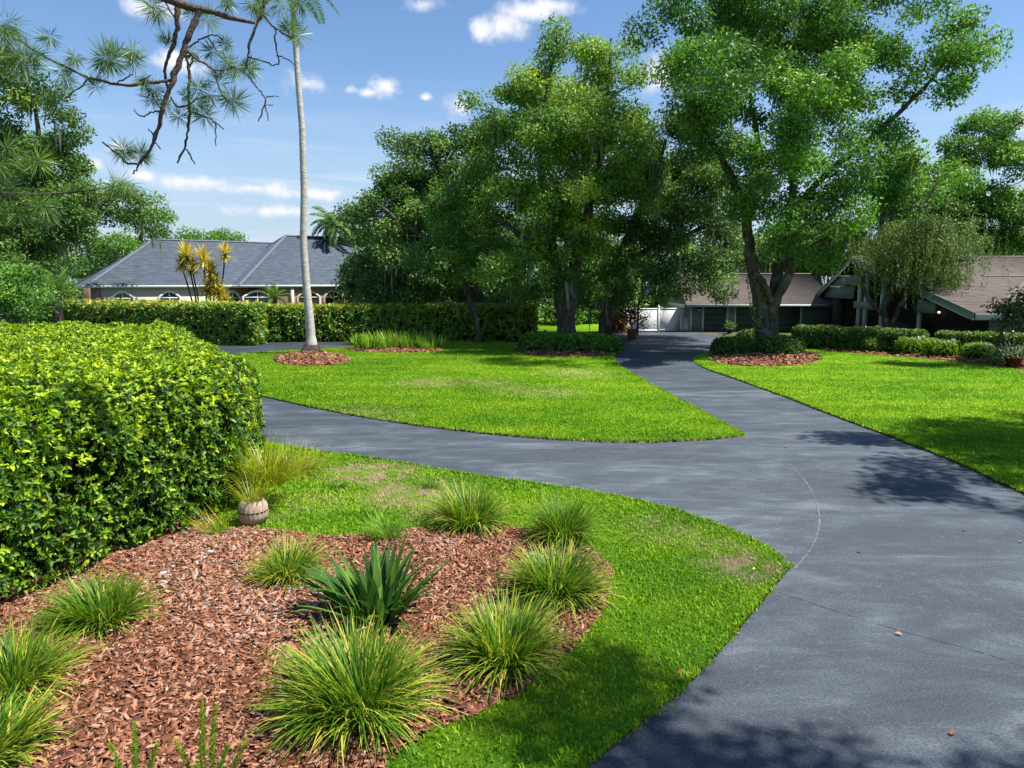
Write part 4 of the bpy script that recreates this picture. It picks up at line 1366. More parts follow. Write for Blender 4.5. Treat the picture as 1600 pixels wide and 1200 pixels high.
sl = (ZR - ZF) / (YRG - YF)
cap_strip(front, (XG, YRG, ZR), (XR, YRG, ZR), 0.16, 'ridge_cap_brown')
cap_strip(front, (24.3, YF + 0.05, ZF + 0.012), (32.0, 44.2, ZF + sl * (44.2 - YF) + 0.01), 0.16, 'ridge_cap_brown', 0.05)
cap_strip(front, (29.0, 44.25, ZF + sl * (44.25 - YF)), (XR, 44.25, ZF + sl * (44.25 - YF)), 0.10, 'ridge_cap_brown', 0.04)
# fascia boards
q = [(XG - 0.06, YF - 0.02, ZF + 0.02), (XG - 0.005, YF - 0.02, ZF + 0.02), (XG - 0.005, YRG, ZR + 0.02), (XG - 0.06, YRG, ZR + 0.02)]
rslab('fascia', q, 0.42, 'sage_trim')
q = [(XG - 0.06, YRG + 0.01, ZR + 0.02), (XG - 0.005, YRG + 0.01, ZR + 0.02), (XG - 0.005, YB, ZB + 0.02), (XG - 0.06, YB, ZB + 0.02)]
rslab('fascia', q, 0.34, 'sage_trim')
rb('fascia', XG, XR, YF - 0.08, YF - 0.02, ZF - 0.36, ZF - 0.02, 'pale_trim')
# recessed gable wall
V = np.array([(26.2, YF + 1.2, 0), (26.2, YB, 0), (26.2, YB, ZB - 0.2), (26.2, YRG, ZR - 0.2), (26.2, YF + 1.2, ZF + 0.1)]) - np.array([[RX, RY, 0]])
link('gable_wall', np_mesh('gable_wall', V, [np.arange(5)[None]], None, ['dark_wood']), rh)
rb('back_wall', 26.3, XR, YF + 4.0, YB, 0, 1.9, 'sage_siding')
rb('front_wall', 30.5, XR - 0.5, YF + 1.0, YF + 1.2, 0, 2.1, 'dark_wood')
rb('siding_panel', 25.0, 26.2, YF + 0.9, YF + 1.0, 0, 1.95, 'sage_siding')
rb('post', 26.75, 27.0, YF + 0.2, YF + 0.45, 0, 1.9, 'pale_trim')
rb('post', 27.10, 27.2, YF + 0.6, YF + 0.7, 0, 1.9, 'pale_trim')
rb('post', 28.6, 28.8, YF + 0.3, YF + 0.5, 0, 1.9, 'pale_trim')
rb('rail', 27.3, 30.4, YF + 1.0, YF + 1.06, 0.85, 0.95, 'pale_trim')
# gable porch framing
rb('stone_column', 24.1, 24.8, 53.0, 54.0, 0, 3.4, 'stone_column')
rb('gable_panel', 23.75, 23.85, 48.8, 53.2, 3.55, 4.25, 'sage_siding')
rb('upper_siding', 23.9, 24.0, 50.1, 55.2, 2.6, 3.5, 'sage_siding')
for y_, z1_ in ((49.3, 4.4), (48.4, 4.4), (46.2, 4.2)):
    rb('post', 23.95, 24.2, y_, y_ + 0.28, 0, z1_, 'pale_trim')
rb('balcony_front', 23.86, 23.94, 46.8, 49.9, 1.95, 2.45, 'sage_trim')
rb('porch_beam', 23.95, 24.15, 40.5, 42.2, 2.0, 2.72, 'sage_trim')
rb('post', 24.0, 24.18, 42.0, 42.2, 0, 1.99, 'pale_trim')
rb('stair_wall', 24.2, 26.0, 44.5, 46.0, 0, 1.2, 'stone_column')
# lit porch lamp
p = pix(1464, 496, 40.0)
ob = link('porch_lamp', np_mesh('porch_lamp', lathe([(0.0, -0.1), (0.09, -0.05), (0.11, 0.0), (0.09, 0.06), (0.0, 0.1)], 12)[0], [lathe([(0.0, -0.1), (0.09, -0.05), (0.11, 0.0), (0.09, 0.06), (0.0, 0.1)], 12)[1]], None, ['lamp_glow']), rh)
ob.location = (26.0 - RX, 43.4 - RY, 1.95)
ob.scale = (0.7, 0.7, 0.7)
ob['label'] = 'lit porch lamp on the dark gable wall'

# garage wing
GY = 54.2
gx0, gx1 = 13.6, 24.6
rg = rslab('garage_roof', [(gx0 - 0.5, GY - 0.5, 2.10), (gx1, GY - 0.5, 2.10), (gx1, 59.2, 4.42), (gx0 - 0.2, 59.2, 4.42)], 0.14, 'brown_shingle')
rslab('garage_roof', [(gx0 - 0.2, 59.205, 4.42), (gx1, 59.205, 4.42), (gx1, 64.5, 2.1), (gx0 - 0.5, 64.5, 2.1)], 0.14, 'brown_shingle')
rb('fascia', gx0 - 0.5, gx1 - 0.6, GY - 0.57, GY - 0.505, 1.93, 2.11, 'pale_trim')
cap_strip(rg, (gx0 - 0.2, 59.2, 4.42), (gx1, 59.2, 4.42), 0.16, 'ridge_cap_brown')
rb('garage_wall', gx0, gx1, GY + 0.16, 64.0, 0, 2.02, 'sage_siding')
V = np.array([(gx0 + 0.01, GY + 0.16, 2.0), (gx0 + 0.01, 64.0, 2.0), (gx0 + 0.01, 59.2, 4.25)]) - np.array([[RX, RY, 0]])
link('garage_gable', np_mesh('garage_gable', V, [np.arange(3)[None]], None, ['sage_siding']), rh)
sc = GY / (F * CT + 90 * ST)
gxp = lambda px: (px - 800) * sc
for (a_, b_) in ((1098, 1136), (1148, 1201), (1206, 1251)):
    x0, x1 = gxp(a_), gxp(b_)
    door = rb('garage_door', x0, x1, GY + 0.06, GY + 0.155, 0.0, 1.86, 'green_door')
    for k in range(4):
        box('door_panel', x0 - RX + 0.06, x1 - RX - 0.06, GY + 0.03 - RY, GY + 0.058 - RY, 0.03 + k * 0.455, 0.03 + k * 0.455 + 0.425, 'green_door', door, 0.012)
    for xx in (x0, x1):
        rb('door_trim', xx - 0.07, xx + 0.07, GY + 0.0, GY + 0.15, 0, 1.90, 'pale_trim')
rb('door_header', gxp(1098) - 0.07, gxp(1251) + 0.07, GY - 0.003, GY + 0.15, 1.903, 2.0, 'pale_trim')
rb('corner_trim', gx0 - 0.02, gx0 + 0.13, GY + 0.08, GY + 0.17, 0, 1.98, 'pale_trim')
for i in range(5):
    x = gx0 + 0.25 + i * 0.19
    rb('batten', x, x + 0.025, GY + 0.14, GY + 0.165, 0, 1.95, 'sage_siding')
ln = empty('wall_lantern', (gxp(1092), GY + 0.12, 1.55), 'small dark wall lantern beside the first garage door', 'lantern')
box('back_plate', -0.05, 0.05, -0.02, 0.03, -0.12, 0.22, 'black_metal', ln)
V, Fa = lathe([(0.0, 0.0), (0.08, 0.0), (0.10, 0.20), (0.07, 0.24), (0.0, 0.32)], 6)
V[:, 1] -= 0.12
link('lantern_body', np_mesh('lantern_body', V, [Fa], None, ['black_metal']), ln)
V, Fa = lathe([(0.06, 0.02), (0.104, 0.05), (0.106, 0.14), (0.07, 0.16)], 6)
V[:, 1] -= 0.12
link('lantern_glass', np_mesh('lantern_glass', V, [Fa], None, ['pale_trim']), ln)

# white vinyl fence
f0 = np.array((13.42, 55.1))
fdir = np.array((math.cos(math.radians(14)), math.sin(math.radians(14))))
fe = empty('vinyl_fence', (f0[0], f0[1], 0), 'white vinyl privacy fence between the dark trees and the garage', 'fence', rz=math.radians(14))
for i in range(2, 5):
    u0 = -11.07 + i * 2.2
    box('panel', u0 + 0.07, u0 + 2.13, -0.025, 0.025, 0.05, 1.78, 'white_vinyl', fe, 0.008)
    pst = box('post', u0 - 0.065, u0 + 0.065, -0.065, 0.065, 0, 1.86, 'white_vinyl', fe, 0.01)
    V, Fa = lathe([(0.10, 1.862), (0.10, 1.90), (0.05, 1.96), (0.0, 2.06)], 8)
    V[:, 0] += u0
    link('post_cap', np_mesh('post_cap', V, [Fa], None, ['white_vinyl']), pst)
    box('rail', u0 + 0.07, u0 + 2.13, -0.045, 0.045, 1.70, 1.79, 'white_vinyl', fe)
    box('rail', u0 + 0.07, u0 + 2.13, -0.045, 0.045, 0.05, 0.16, 'white_vinyl', fe)
# small arched gate panel by the garage corner
p = gnd(1066, 517)
gt = empty('garden_gate', (p[0], p[1] - 0.9, 0), 'small white arched screen panel beside the garage corner', 'screen')
k = 9
P = np.array([(-0.33, 0.05), (0.33, 0.05), (0.33, 0.98)] + [(0.33 - 0.66 * i / k, 0.98 + 0.09 * math.sin(math.pi * i / k)) for i in range(1, k)] + [(-0.33, 0.98)])
V = np.concatenate([np.c_[P[:, 0], np.full(len(P), -0.02), P[:, 1]], np.c_[P[:, 0], np.full(len(P), 0.02), P[:, 1]]])
m_ = len(P)
link('panel', np_mesh('panel', V, [np.arange(m_)[None], (np.arange(m_)[::-1] + m_)[None], np.array([(i, i + m_, (i + 1) % m_ + m_, (i + 1) % m_) for i in range(m_)])], None, ['grey_board']), gt)
box('post', -0.40, -0.335, -0.035, 0.035, 0, 1.06, 'white_vinyl', gt)
box('post', 0.335, 0.40, -0.035, 0.035, 0, 1.06, 'white_vinyl', gt)
box('lower_board', -0.33, 0.33, -0.045, -0.025, 0.05, 0.52, 'pale_trim', gt)

# basketball hoop
p = gnd(996, 524)
bh = empty('basketball_hoop', (p[0], p[1], 0), 'dark pole with grey basketball backboard under the trees', 'basketball hoop', rz=math.radians(-35))
V, Fa = tubes([(np.array([(0, 0, 0), (0, 0, 2.0), (0.05, 0, 2.3), (0.55, 0, 2.85)]), np.array((0.075, 0.07, 0.07, 0.06)))], 10)
link('pole', np_mesh('pole', V, [Fa], None, ['black_metal']), bh)
V, Fa = tubes([(np.array([(0.0, 0, 2.25), (0.25, 0, 3.0), (0.56, 0, 3.2)]), np.array((0.03, 0.03, 0.03)))], 6)
link('brace', np_mesh('brace', V, [Fa], None, ['black_metal']), bh)
box('backboard', 0.58, 0.62, -0.6, 0.6, 2.72, 3.5, 'grey_board', bh, 0.01)
box('board_frame', 0.625, 0.63, -0.24, 0.24, 2.85, 3.20, 'white_trim', bh)
a = np.arange(17) * 2 * math.pi / 16
V, Fa = tubes([(np.stack([0.87 + 0.23 * np.cos(a), 0.23 * np.sin(a), np.full(17, 2.85)], 1), np.full(17, 0.012))], 5)
link('rim', np_mesh('rim', V, [Fa], None, ['orange_metal']), bh)

# small driveway light
p = gnd(1131, 535)
dl = empty('path_light', (p[0], p[1], 0), 'small dark path light at the driveway edge before the garage', 'path light')
V, Fa = lathe([(0.02, 0), (0.02, 0.40), (0.09, 0.42), (0.09, 0.46), (0.0, 0.54)], 10)
link('lamp_post', np_mesh('lamp_post', V, [Fa], None, ['black_metal']), dl)

# ------------------------------------------------------------------ trees
def moss_strands(P, lmin, lmax, n_per=7, spread=0.35):
    n = len(P) * n_per
    B = np.repeat(P, n_per, 0) + RNG.normal(size=(n, 3)) * np.array([[spread, spread, spread * 0.4]])
    L = lmin + (lmax - lmin) * RNG.random(n) ** 1.6
    wd = 0.035 + 0.05 * RNG.random(n)
    az = RNG.random(n) * math.pi
    s = np.stack([np.cos(az), np.sin(az), np.zeros(n)], 1) * wd[:, None]
    j1 = RNG.normal(size=(n, 3)) * 0.05
    j2 = RNG.normal(size=(n, 3)) * 0.08
    dn = np.array([[0, 0, -1.0]])
    V = np.stack([B - s * 0.5, B + s * 0.5, B + dn * L[:, None] * 0.5 + s + j1, B + dn * L[:, None] * 0.5 - s + j1, B + dn * L[:, None] + j1 + j2], 1).reshape(-1, 3)
    o = (np.arange(n) * 5)[:, None]
    r = RNG.random(n)
    return V, [o + np.array([[0, 1, 2, 3]]), o + np.array([[3, 2, 4]])], np.concatenate([r, r])


def tree(name, label, base, stems, blobs, mat, leaf=0.16, dens=1.0, bark='oak_bark', moss=0, moss_len=(0.4, 1.8), group=None, clump_r=0.82, tone=0.0, cat='tree', ivy=0, droop=0.0, cl_dens=1.0):
    """stems: polylines [(x,y,z,r)...]; blobs: (centre, (rx,ry,rz)); crown grows in clumps hung on real twigs"""
    base = np.asarray(base, float)
    root = empty(name, (base[0], base[1], 0), label, cat, group)
    org = np.array([[base[0], base[1], 0]])
    paths, nodes, nr = [], [], []
    for st in stems:
        st = np.asarray(st, float)
        P, R = smooth_path(st[:, :3], st[:, 3], wob=0.03)
        paths.append((P - org, R))
        kk = max(1, len(P) // 10)
        for q_, r_ in list(zip(P, R))[len(P) // 4::kk]:
            nodes.append(q_)
            nr.append(r_)
    V, Fa = tubes(paths, 10)
    link('trunk', np_mesh('trunk', V, [Fa], None, [bark], True), root)
    # clump centres
    C, CR = [], []
    for (c, rad) in blobs:
        c = np.asarray(c, float)
        rad = np.asarray(rad, float)
        vol = rad.prod() * 4.2
        n = max(4, int(cl_dens * 1.05 * vol / (clump_r ** 3 * 4.2) ** 1.0 * 0.66))
        n = min(n, 60)
        u = rand_unit(n) * (RNG.random(n)[:, None] ** 0.42)
        C.append(c + u * rad)
        CR.append(clump_r * (0.7 + 0.6 * RNG.random(n)))
    C = np.concatenate(C)
    CR = np.concatenate(CR)
    C[:, 2] = np.maximum(C[:, 2], 0.5)
    # twigs: nearest-node growth
    nodes = np.array(nodes)
    order = np.argsort([np.min(np.linalg.norm(nodes - c, axis=1)) for c in C])
    nd = list(nodes)
    rd = list(nr)
    tw = []
    arr = np.zeros((len(nd) + len(C) + 5, 3))
    arr[:len(nd)] = nodes
    cnt = len(nd)
    for i in order:
        d = np.linalg.norm(arr[:cnt] - C[i], axis=1) + 0.6 * np.maximum(0, arr[:cnt, 2] - C[i][2])
        j = int(np.argmin(d))
        p0 = arr[j]
        r0 = min(rd[j] * 0.72, 0.015 + 0.018 * d[j] + 0.02)
        mid = 0.5 * (p0 + C[i]) + RNG.normal(size=3) * 0.10 * d[j] + np.array((0, 0, 0.06 * d[j]))
        Q = np.array([p0, 0.5 * (p0 + mid) + RNG.normal(size=3) * 0.04 * d[j], mid, C[i]])
        tw.append((Q - org, np.array((r0, r0 * 0.85, r0 * 0.7, r0 * 0.4))))
        arr[cnt] = C[i]
        rd.append(max(r0 * 0.55, 0.012))
        cnt += 1
    V, Fa = tubes(tw, 4)
    ob = link('branches', np_mesh('branches', V, [Fa], None, [bark], True), root)
    ob['kind'] = 'stuff'
    # leaves
    per = np.maximum(12, (dens * 2.35 * CR ** 2 * math.pi / (leaf * leaf * 0.5 * 0.5) * 0.62)).astype(int)
    idx = np.repeat(np.arange(len(C)), per)
    n = len(idx)
    u = rand_unit(n) * (RNG.random(n)[:, None] ** 0.36)
    sq = np.array([[1.15, 1.15, 0.72]])
    P = C[idx] + u * CR[idx][:, None] * sq + RNG.normal(size=(n, 3)) * 0.07
    D = unit(u * 0.45 + rand_unit(n) * 1.0 + np.array([[0, 0, -0.30 - droop]]))
    Nn = unit(0.75 * rand_unit(n) + np.array([[0.0, 0, 0.45]]) + u * 1.15)
    hue = np.clip(0.45 + 0.27 * RNG.normal(size=len(C)) + tone, 0, 1)
    r = np.clip(hue[idx] + 0.17 * RNG.normal(size=n), 0, 1)
    L = leaf * (0.7 + 0.6 * RNG.random(n))
    P[:, 2] = np.maximum(P[:, 2], 0.1)
    ob = link('crown', leaf_mesh('crown', P - org, D, Nn, L, L * 0.55, r, mat), root)
    ob['kind'] = 'stuff'
    if moss:
        k = RNG.choice(len(C), min(moss, len(C)), replace=False)
        k = k[np.argsort(C[k][:, 2])]
        V, Fl, rr = moss_strands(C[k] + np.array([[0, 0, -0.3]]), *moss_len)
        ob = link('hanging_moss', np_mesh('hanging_moss', V - org, Fl, rr, ['moss']), root)
        ob['kind'] = 'stuff'
    if ivy:
        st = np.asarray(stems[0], float)
        P0, R0 = smooth_path(st[:, :3], st[:, 3])
        m = P0[:, 2] < 4.2
        k = RNG.choice(np.where(m)[0], ivy)
        a = RNG.random(ivy) * 6.28
        dd = np.stack([np.cos(a), np.sin(a), RNG.normal(size=ivy) * 0.2], 1)
        keep = (np.sin(3 * a + P0[k][:, 2] * 1.7) > -0.1)
        PP = P0[k] + dd * (R0[k] + 0.03)[:, None] + np.c_[np.zeros((ivy, 2)), RNG.normal(size=ivy) * 0.15]
        PP, dd = PP[keep], dd[keep]
        ob = link('ivy', leaf_mesh('ivy', PP - org, unit(dd + rand_unit(len(PP)) * 0.8 + np.array([[0, 0, -0.4]])), unit(dd + 0.4 * rand_unit(len(PP))), 0.13, 0.10, RNG.random(len(PP)), 'iris_leaf'), root)
        ob['kind'] = 'stuff'
    return root


def B(px, py, Y, rxp, ryp, dep=None):
    c = pix(px, py, Y)
    m = Y / F
    return (c, (rxp * m, dep if dep else 0.75 * rxp * m + 0.8, ryp * m))


def PS(pts, Y):
    """stem through pixels (px, py, radius px, dY)"""
    out = []
    for q_ in pts:
        yy = Y + (q_[3] if len(q_) > 3 else 0)
        p_ = pix(q_[0], q_[1], yy)
        out.append((*p_, 0.72 * q_[2] * yy / F))
    return out


# the forked tree on the right, with clipped bushes at its foot
Y8 = 37.5
tb = gnd(1197, 556)
st8 = [PS([(1199, 566, 34), (1197, 545, 26), (1194, 510, 21), (1186, 470, 15), (1176, 420, 12.5), (1168, 360, 11), (1164, 320, 10), (1130, 250, 7, -1), (1090, 180, 5, -2), (1050, 110, 3, -2)], Y8),
       PS([(1200, 525, 20), (1208, 470, 14), (1216, 420, 11, 0.5), (1236, 350, 10, 1), (1240, 290, 8, 1.5), (1228, 220, 6, 2), (1250, 130, 4, 2), (1270, 40, 3, 2)], Y8),
       PS([(1208, 480, 12), (1228, 435, 10, -0.5), (1252, 400, 8, -1), (1290, 372, 6.5, -1.5), (1335, 352, 5.5, -2), (1400, 332, 4.5, -2), (1445, 318, 3.5, -2), (1465, 285, 2.5, -2)], Y8),
       PS([(1238, 330, 8, 1), (1290, 270, 7, 0), (1340, 235, 6.5, -1), (1400, 180, 5, -1.5), (1460, 120, 3.5, -2), (1520, 40, 2.5, -2)], Y8),
       PS([(1164, 325, 8), (1190, 240, 6, 1), (1170, 150, 5, 2), (1150, 60, 3.5, 2), (1140, -40, 2.5, 2)], Y8),
       PS([(1205, 470, 8, -0.3), (1195, 440, 5, -0.8), (1175, 425, 4, -1)], Y8)]
bl8 = [B(1050, 45, Y8 - 2, 48, 45), B(1120, 45, Y8 - 1, 75, 55), B(1210, 30, Y8, 75, 60), B(1300, 45, Y8 - 1, 65, 52), B(1385, 75, Y8 - 1, 42, 40), B(1425, 120, Y8 - 2, 42, 36), B(1480, 90, Y8 - 2, 45, 42), B(1520, 40, Y8 - 2, 42, 42),
       B(1075, 130, Y8 - 2, 52, 50), B(1150, 150, Y8 - 2, 70, 60), B(1245, 150, Y8 - 1, 75, 60), B(1340, 130, Y8, 50, 40), B(1190, 245, Y8 - 2, 72, 55), B(1275, 250, Y8 - 2.5, 70, 60), B(1350, 215, Y8 + 2, 40, 35),
       B(1115, 215, Y8 - 1, 30, 35), B(1300, 330, Y8 - 2, 62, 40), B(1385, 262, Y8 - 2, 48, 40), B(1420, 300, Y8 - 2, 48, 28), B(1240, 330, Y8 - 3, 40, 35), B(1230, 400, Y8 - 2, 30, 24), B(1165, 330, Y8 - 2, 26, 30),
       B(1290, 390, Y8 - 1, 26, 18),
       B(1120, -50, Y8, 80, 50), B(1240, -60, Y8, 85, 55), B(1350, -40, Y8, 70, 50), B(1450, -30, Y8 - 2, 60, 45), B(1180, 60, Y8 + 4, 90, 80), B(1290, 120, Y8 + 4, 80, 80), B(1130, 110, Y8 - 6, 60, 50), B(1220, 190, Y8 - 6, 70, 50), B(1290, 110, Y8 - 5, 60, 45), B(1200, 320, Y8 - 4, 46, 36), B(1060, 90, Y8 - 5, 40, 40), B(1520, 95, Y8 - 2, 20, 30), B(1480, 140, Y8 - 2, 30, 24), B(1390, 225, Y8 - 1, 40, 34), B(1435, 262, Y8, 40, 34), B(1350, 300, Y8, 46, 36), B(1470, 300, Y8 + 1, 34, 30)]
tree('forked_tree', 'tall forked tree with bright leaves beside the driveway at right', tb, st8, bl8, 'bright_leaf', 0.18, 0.95, moss=16, moss_len=(0.3, 1.2), ivy=900)

# the big central tree
Y6 = 42.5
st6 = [PS([(884, 560, 32), (884, 535, 24), (885, 505, 19), (888, 470, 16), (898, 420, 14), (912, 360, 11), (930, 290, 9), (945, 210, 6), (950, 130, 4), (955, 60, 2)], Y6),
       PS([(880, 500, 14), (874, 450, 12), (868, 400, 10), (850, 330, 8), (842, 250, 6), (850, 170, 5), (866, 90, 3)], Y6),
       PS([(870, 410, 7), (830, 380, 6, -1), (790, 350, 4, -2), (760, 330, 3, -2)], Y6),
       PS([(930, 290, 6), (960, 250, 5, -1), (985, 200, 3, -1)], Y6)]
bl6 = [B(865, 75, Y6, 48, 34), B(940, 85, Y6, 50, 36), B(830, 140, Y6, 52, 46), B(905, 150, Y6 - 1, 62, 50), B(975, 145, Y6, 40, 46), B(790, 185, Y6, 42, 40), B(860, 215, Y6 - 2, 66, 50), B(940, 225, Y6 - 2, 60, 50), B(780, 260, Y6, 46, 46),
       B(990, 215, Y6, 40, 50), B(830, 295, Y6 - 2, 66, 50), B(915, 305, Y6 - 2, 66, 50), B(985, 300, Y6 - 1, 50, 48), B(770, 340, Y6 - 1, 46, 46), B(850, 375, Y6 - 2, 56, 40), B(930, 385, Y6 - 2, 50, 36), B(795, 420, Y6 - 2, 44, 34),
       B(865, 425, Y6 - 2, 30, 28), B(735, 300, Y6 + 1, 40, 46), B(820, 460, Y6 + 2, 44, 24), B(930, 440, Y6 + 2, 40, 26), B(880, 200, Y6 + 4, 90, 90), B(880, 320, Y6 + 4, 90, 80)]
tree('broad_tree', 'tallest central tree with yellow green crown and thick trunk', gnd(884, 545), st6, bl6, 'olive_leaf', 0.19, 0.95, moss=26, moss_len=(0.4, 1.8))

# dark oak left of the centre
Y5 = 49.0
st5 = [PS([(752, 545, 20), (750, 500, 14), (744, 450, 12), (730, 400, 10), (700, 330, 8), (680, 260, 5), (670, 215, 3)], Y5),
       PS([(735, 410, 8), (680, 380, 7, -2), (630, 350, 5, -3), (590, 320, 3, -3)], Y5),
       PS([(720, 380, 7), (760, 310, 5, 1), (770, 240, 4, 1)], Y5)]
bl5 = [B(628, 232, Y5, 34, 36), B(668, 225, Y5, 34, 32), B(705, 225, Y5, 44, 42), B(760, 190, Y5, 36, 42), B(600, 285, Y5, 40, 40), B(650, 285, Y5 - 1, 48, 42), B(710, 290, Y5 - 1, 52, 46), B(572, 330, Y5, 32, 38), B(620, 345, Y5 - 2, 48, 40),
       B(680, 350, Y5 - 2, 52, 42), B(580, 385, Y5 - 1, 36, 32), B(630, 405, Y5 - 3, 46, 34), B(740, 370, Y5, 46, 42), B(620, 440, Y5 - 1, 40, 26), B(700, 430, Y5, 40, 24), B(660, 320, Y5 + 4, 80, 70), B(605, 458, Y5 - 2, 44, 20), B(800, 468, Y5, 50, 20), B(560, 425, Y5, 26, 26), B(600, 440, Y5 - 1, 40, 26), B(660, 455, Y5, 44, 22), B(730, 455, Y5 + 1, 40, 22), B(745, 225, Y5 - 1, 40, 50), B(730, 300, Y5 - 3, 40, 50)]
tree('moss_oak', 'dark oak with hanging moss left of the central tree', gnd(752, 528), st5, bl5, 'dark_oak_leaf', 0.21, 1.0, moss=34, moss_len=(0.6, 2.6))
# bright low bough
Yb = 44.5
tree('young_oak', 'bright green young tree before the dark hedge left of centre', gnd(748, 536), [PS([(748, 536, 8), (744, 490, 6), (725, 440, 5), (700, 400, 3)], Yb)], [B(700, 355, Yb - 1, 40, 26), B(688, 395, Yb - 1, 46, 28), B(735, 395, Yb - 1, 36, 26), B(715, 430, Yb - 1, 40, 22)], 'bright_leaf', 0.17, 0.8, clump_r=0.6, tone=0.08)

# dark oak right of the centre, over the driveway
Y7 = 48.0
st7 = [PS([(945, 535, 16), (945, 490, 13), (955, 430, 12), (985, 360, 9), (1020, 290, 6), (1040, 220, 3)], Y7), PS([(960, 420, 9), (1010, 390, 7), (1070, 370, 5), (1110, 350, 3)], Y7)]
bl7 = [B(1020, 200, Y7, 42, 50), B(1070, 210, Y7, 44, 44), B(1010, 280, Y7 - 1, 56, 50), B(1075, 280, Y7 - 1, 56, 50), B(1120, 300, Y7, 40, 46), B(1000, 360, Y7 - 1, 52, 46), B(1060, 350, Y7 - 2, 56, 48), B(1118, 365, Y7 - 1, 40, 40), B(960, 420, Y7 - 1, 42, 34),
       B(1020, 415, Y7 - 2, 46, 30), B(1085, 415, Y7 - 2, 46, 30), B(1130, 415, Y7 - 1, 24, 26), B(985, 455, Y7 - 1, 36, 22), B(930, 460, Y7 + 2, 40, 24), B(1040, 300, Y7 + 3, 90, 90, 2.0), B(1130, 250, Y7 + 1, 40, 46), B(1150, 345, Y7 + 1, 34, 44), B(1110, 170, Y7 + 1, 40, 40), B(960, 480, Y7 + 2, 34, 18), B(1060, 445, Y7 - 2, 44, 22), B(1120, 445, Y7 - 2, 30, 24)]
tree('moss_oak', 'dark shady oak with hanging moss over the driveway', gnd(945, 530), st7, bl7, 'dark_oak_leaf', 0.20, 1.05, moss=44, moss_len=(0.6, 2.6), tone=0.06)

# far left oaks
Y1 = 47.0
st1 = [PS([(40, 470, 16), (45, 420, 12), (60, 360, 10), (70, 300, 8), (60, 220, 5), (55, 150, 3)], Y1), PS([(50, 400, 9), (110, 350, 7, 1), (170, 310, 4, 2)], Y1)]
bl1 = [B(40, 150, Y1, 50, 34), B(95, 185, Y1, 30, 26), B(20, 215, Y1, 50, 42), B(80, 240, Y1, 46, 38), B(115, 270, Y1, 26, 30), B(30, 300, Y1 - 1, 50, 44), B(100, 315, Y1 - 1, 44, 38), B(-30, 260, Y1, 50, 80), B(150, 318, Y1 + 2, 36, 34), B(30, 370, Y1, 56, 36),
       B(110, 375, Y1, 46, 32), B(195, 315, Y1 + 3, 28, 28), B(215, 340, Y1 + 4, 26, 26), B(40, 430, Y1 - 2, 50, 26), B(40, 300, Y1 + 4, 90, 90), B(0, 100, Y1, 30, 40)]
tree('moss_oak', 'large grey green oak with moss at the left edge', gnd(40, 520), st1, bl1, 'oak_leaf', 0.22, 1.15, cl_dens=1.4, tone=-0.06, moss=50, moss_len=(0.5, 2.4))
Yt = 72.0
tree('garden_tree', 'rounded green tree behind the left end of the grey roof', gnd(215, 495), [PS([(215, 470, 6), (215, 400, 5), (225, 340, 3)], Yt)], [B(228, 330, Yt, 36, 30), B(266, 354, Yt, 30, 22), B(300, 372, Yt, 26, 14), B(170, 372, 60, 26, 24), B(205, 390, 60, 22, 24), B(185, 400, Yt, 42, 30), B(230, 380, Yt, 44, 34), B(262, 385, Yt, 30, 24), B(160, 430, Yt, 40, 20)], 'bright_leaf', 0.26, 0.8, clump_r=1.0)
Yt = 112.0
tree('distant_tree', 'small rounded distant tree above the grey roof', gnd(356, 478), [PS([(356, 470, 3), (356, 390, 2)], Yt)], [B(340, 373, Yt, 14, 8), B(362, 368, Yt, 18, 9), B(352, 384, Yt, 30, 12)], 'bright_leaf', 0.34, 0.9, clump_r=1.1)
tree('distant_tree', 'low distant tree left of the rounded one above the roof', gnd(290, 478), [PS([(300, 470, 3), (300, 390, 2)], Yt)], [B(285, 378, Yt, 24, 12), B(315, 388, Yt, 24, 10), B(400, 388, Yt, 16, 6)], 'oak_leaf', 0.34, 0.9, clump_r=1.1)
Yt = 33.0
tree('leafy_bush', 'dark leafy bush behind the near hedge at the left edge', (-24.5, 34.0), [[(-24.5, 34, 0, 0.1), (-24.5, 34, 2.0, 0.06)]], [B(15, 430, 34, 44, 24), B(55, 455, 34, 40, 20), B(-20, 450, 34, 40, 36), B(25, 470, 34, 60, 20)], 'bright_leaf', 0.17, 0.9, clump_r=0.6, cat='bush')
# dead cut trunk
p0, p1 = pix(187, 440, 62), pix(187, 365, 62)
dt = empty('cut_trunk', (p0[0], p0[1], 0), 'cut off dead tree trunk standing behind the grey roof', 'tree trunk')
V, Fa = tubes([(np.array([(0, 0, 0), (0.05, 0, p0[2]), (0, 0, p1[2])]), np.array((0.45, 0.32, 0.28)))], 12)
link('trunk', np_mesh('trunk', V, [Fa], None, ['dark_bark'], True), dt)
V, Fa = lathe([(0.28, p1[2]), (0.26, p1[2] + 0.05), (0.0, p1[2] + 0.06)], 12)
link('cut_face', np_mesh('cut_face', V, [Fa], None, ['cut_wood']), dt)

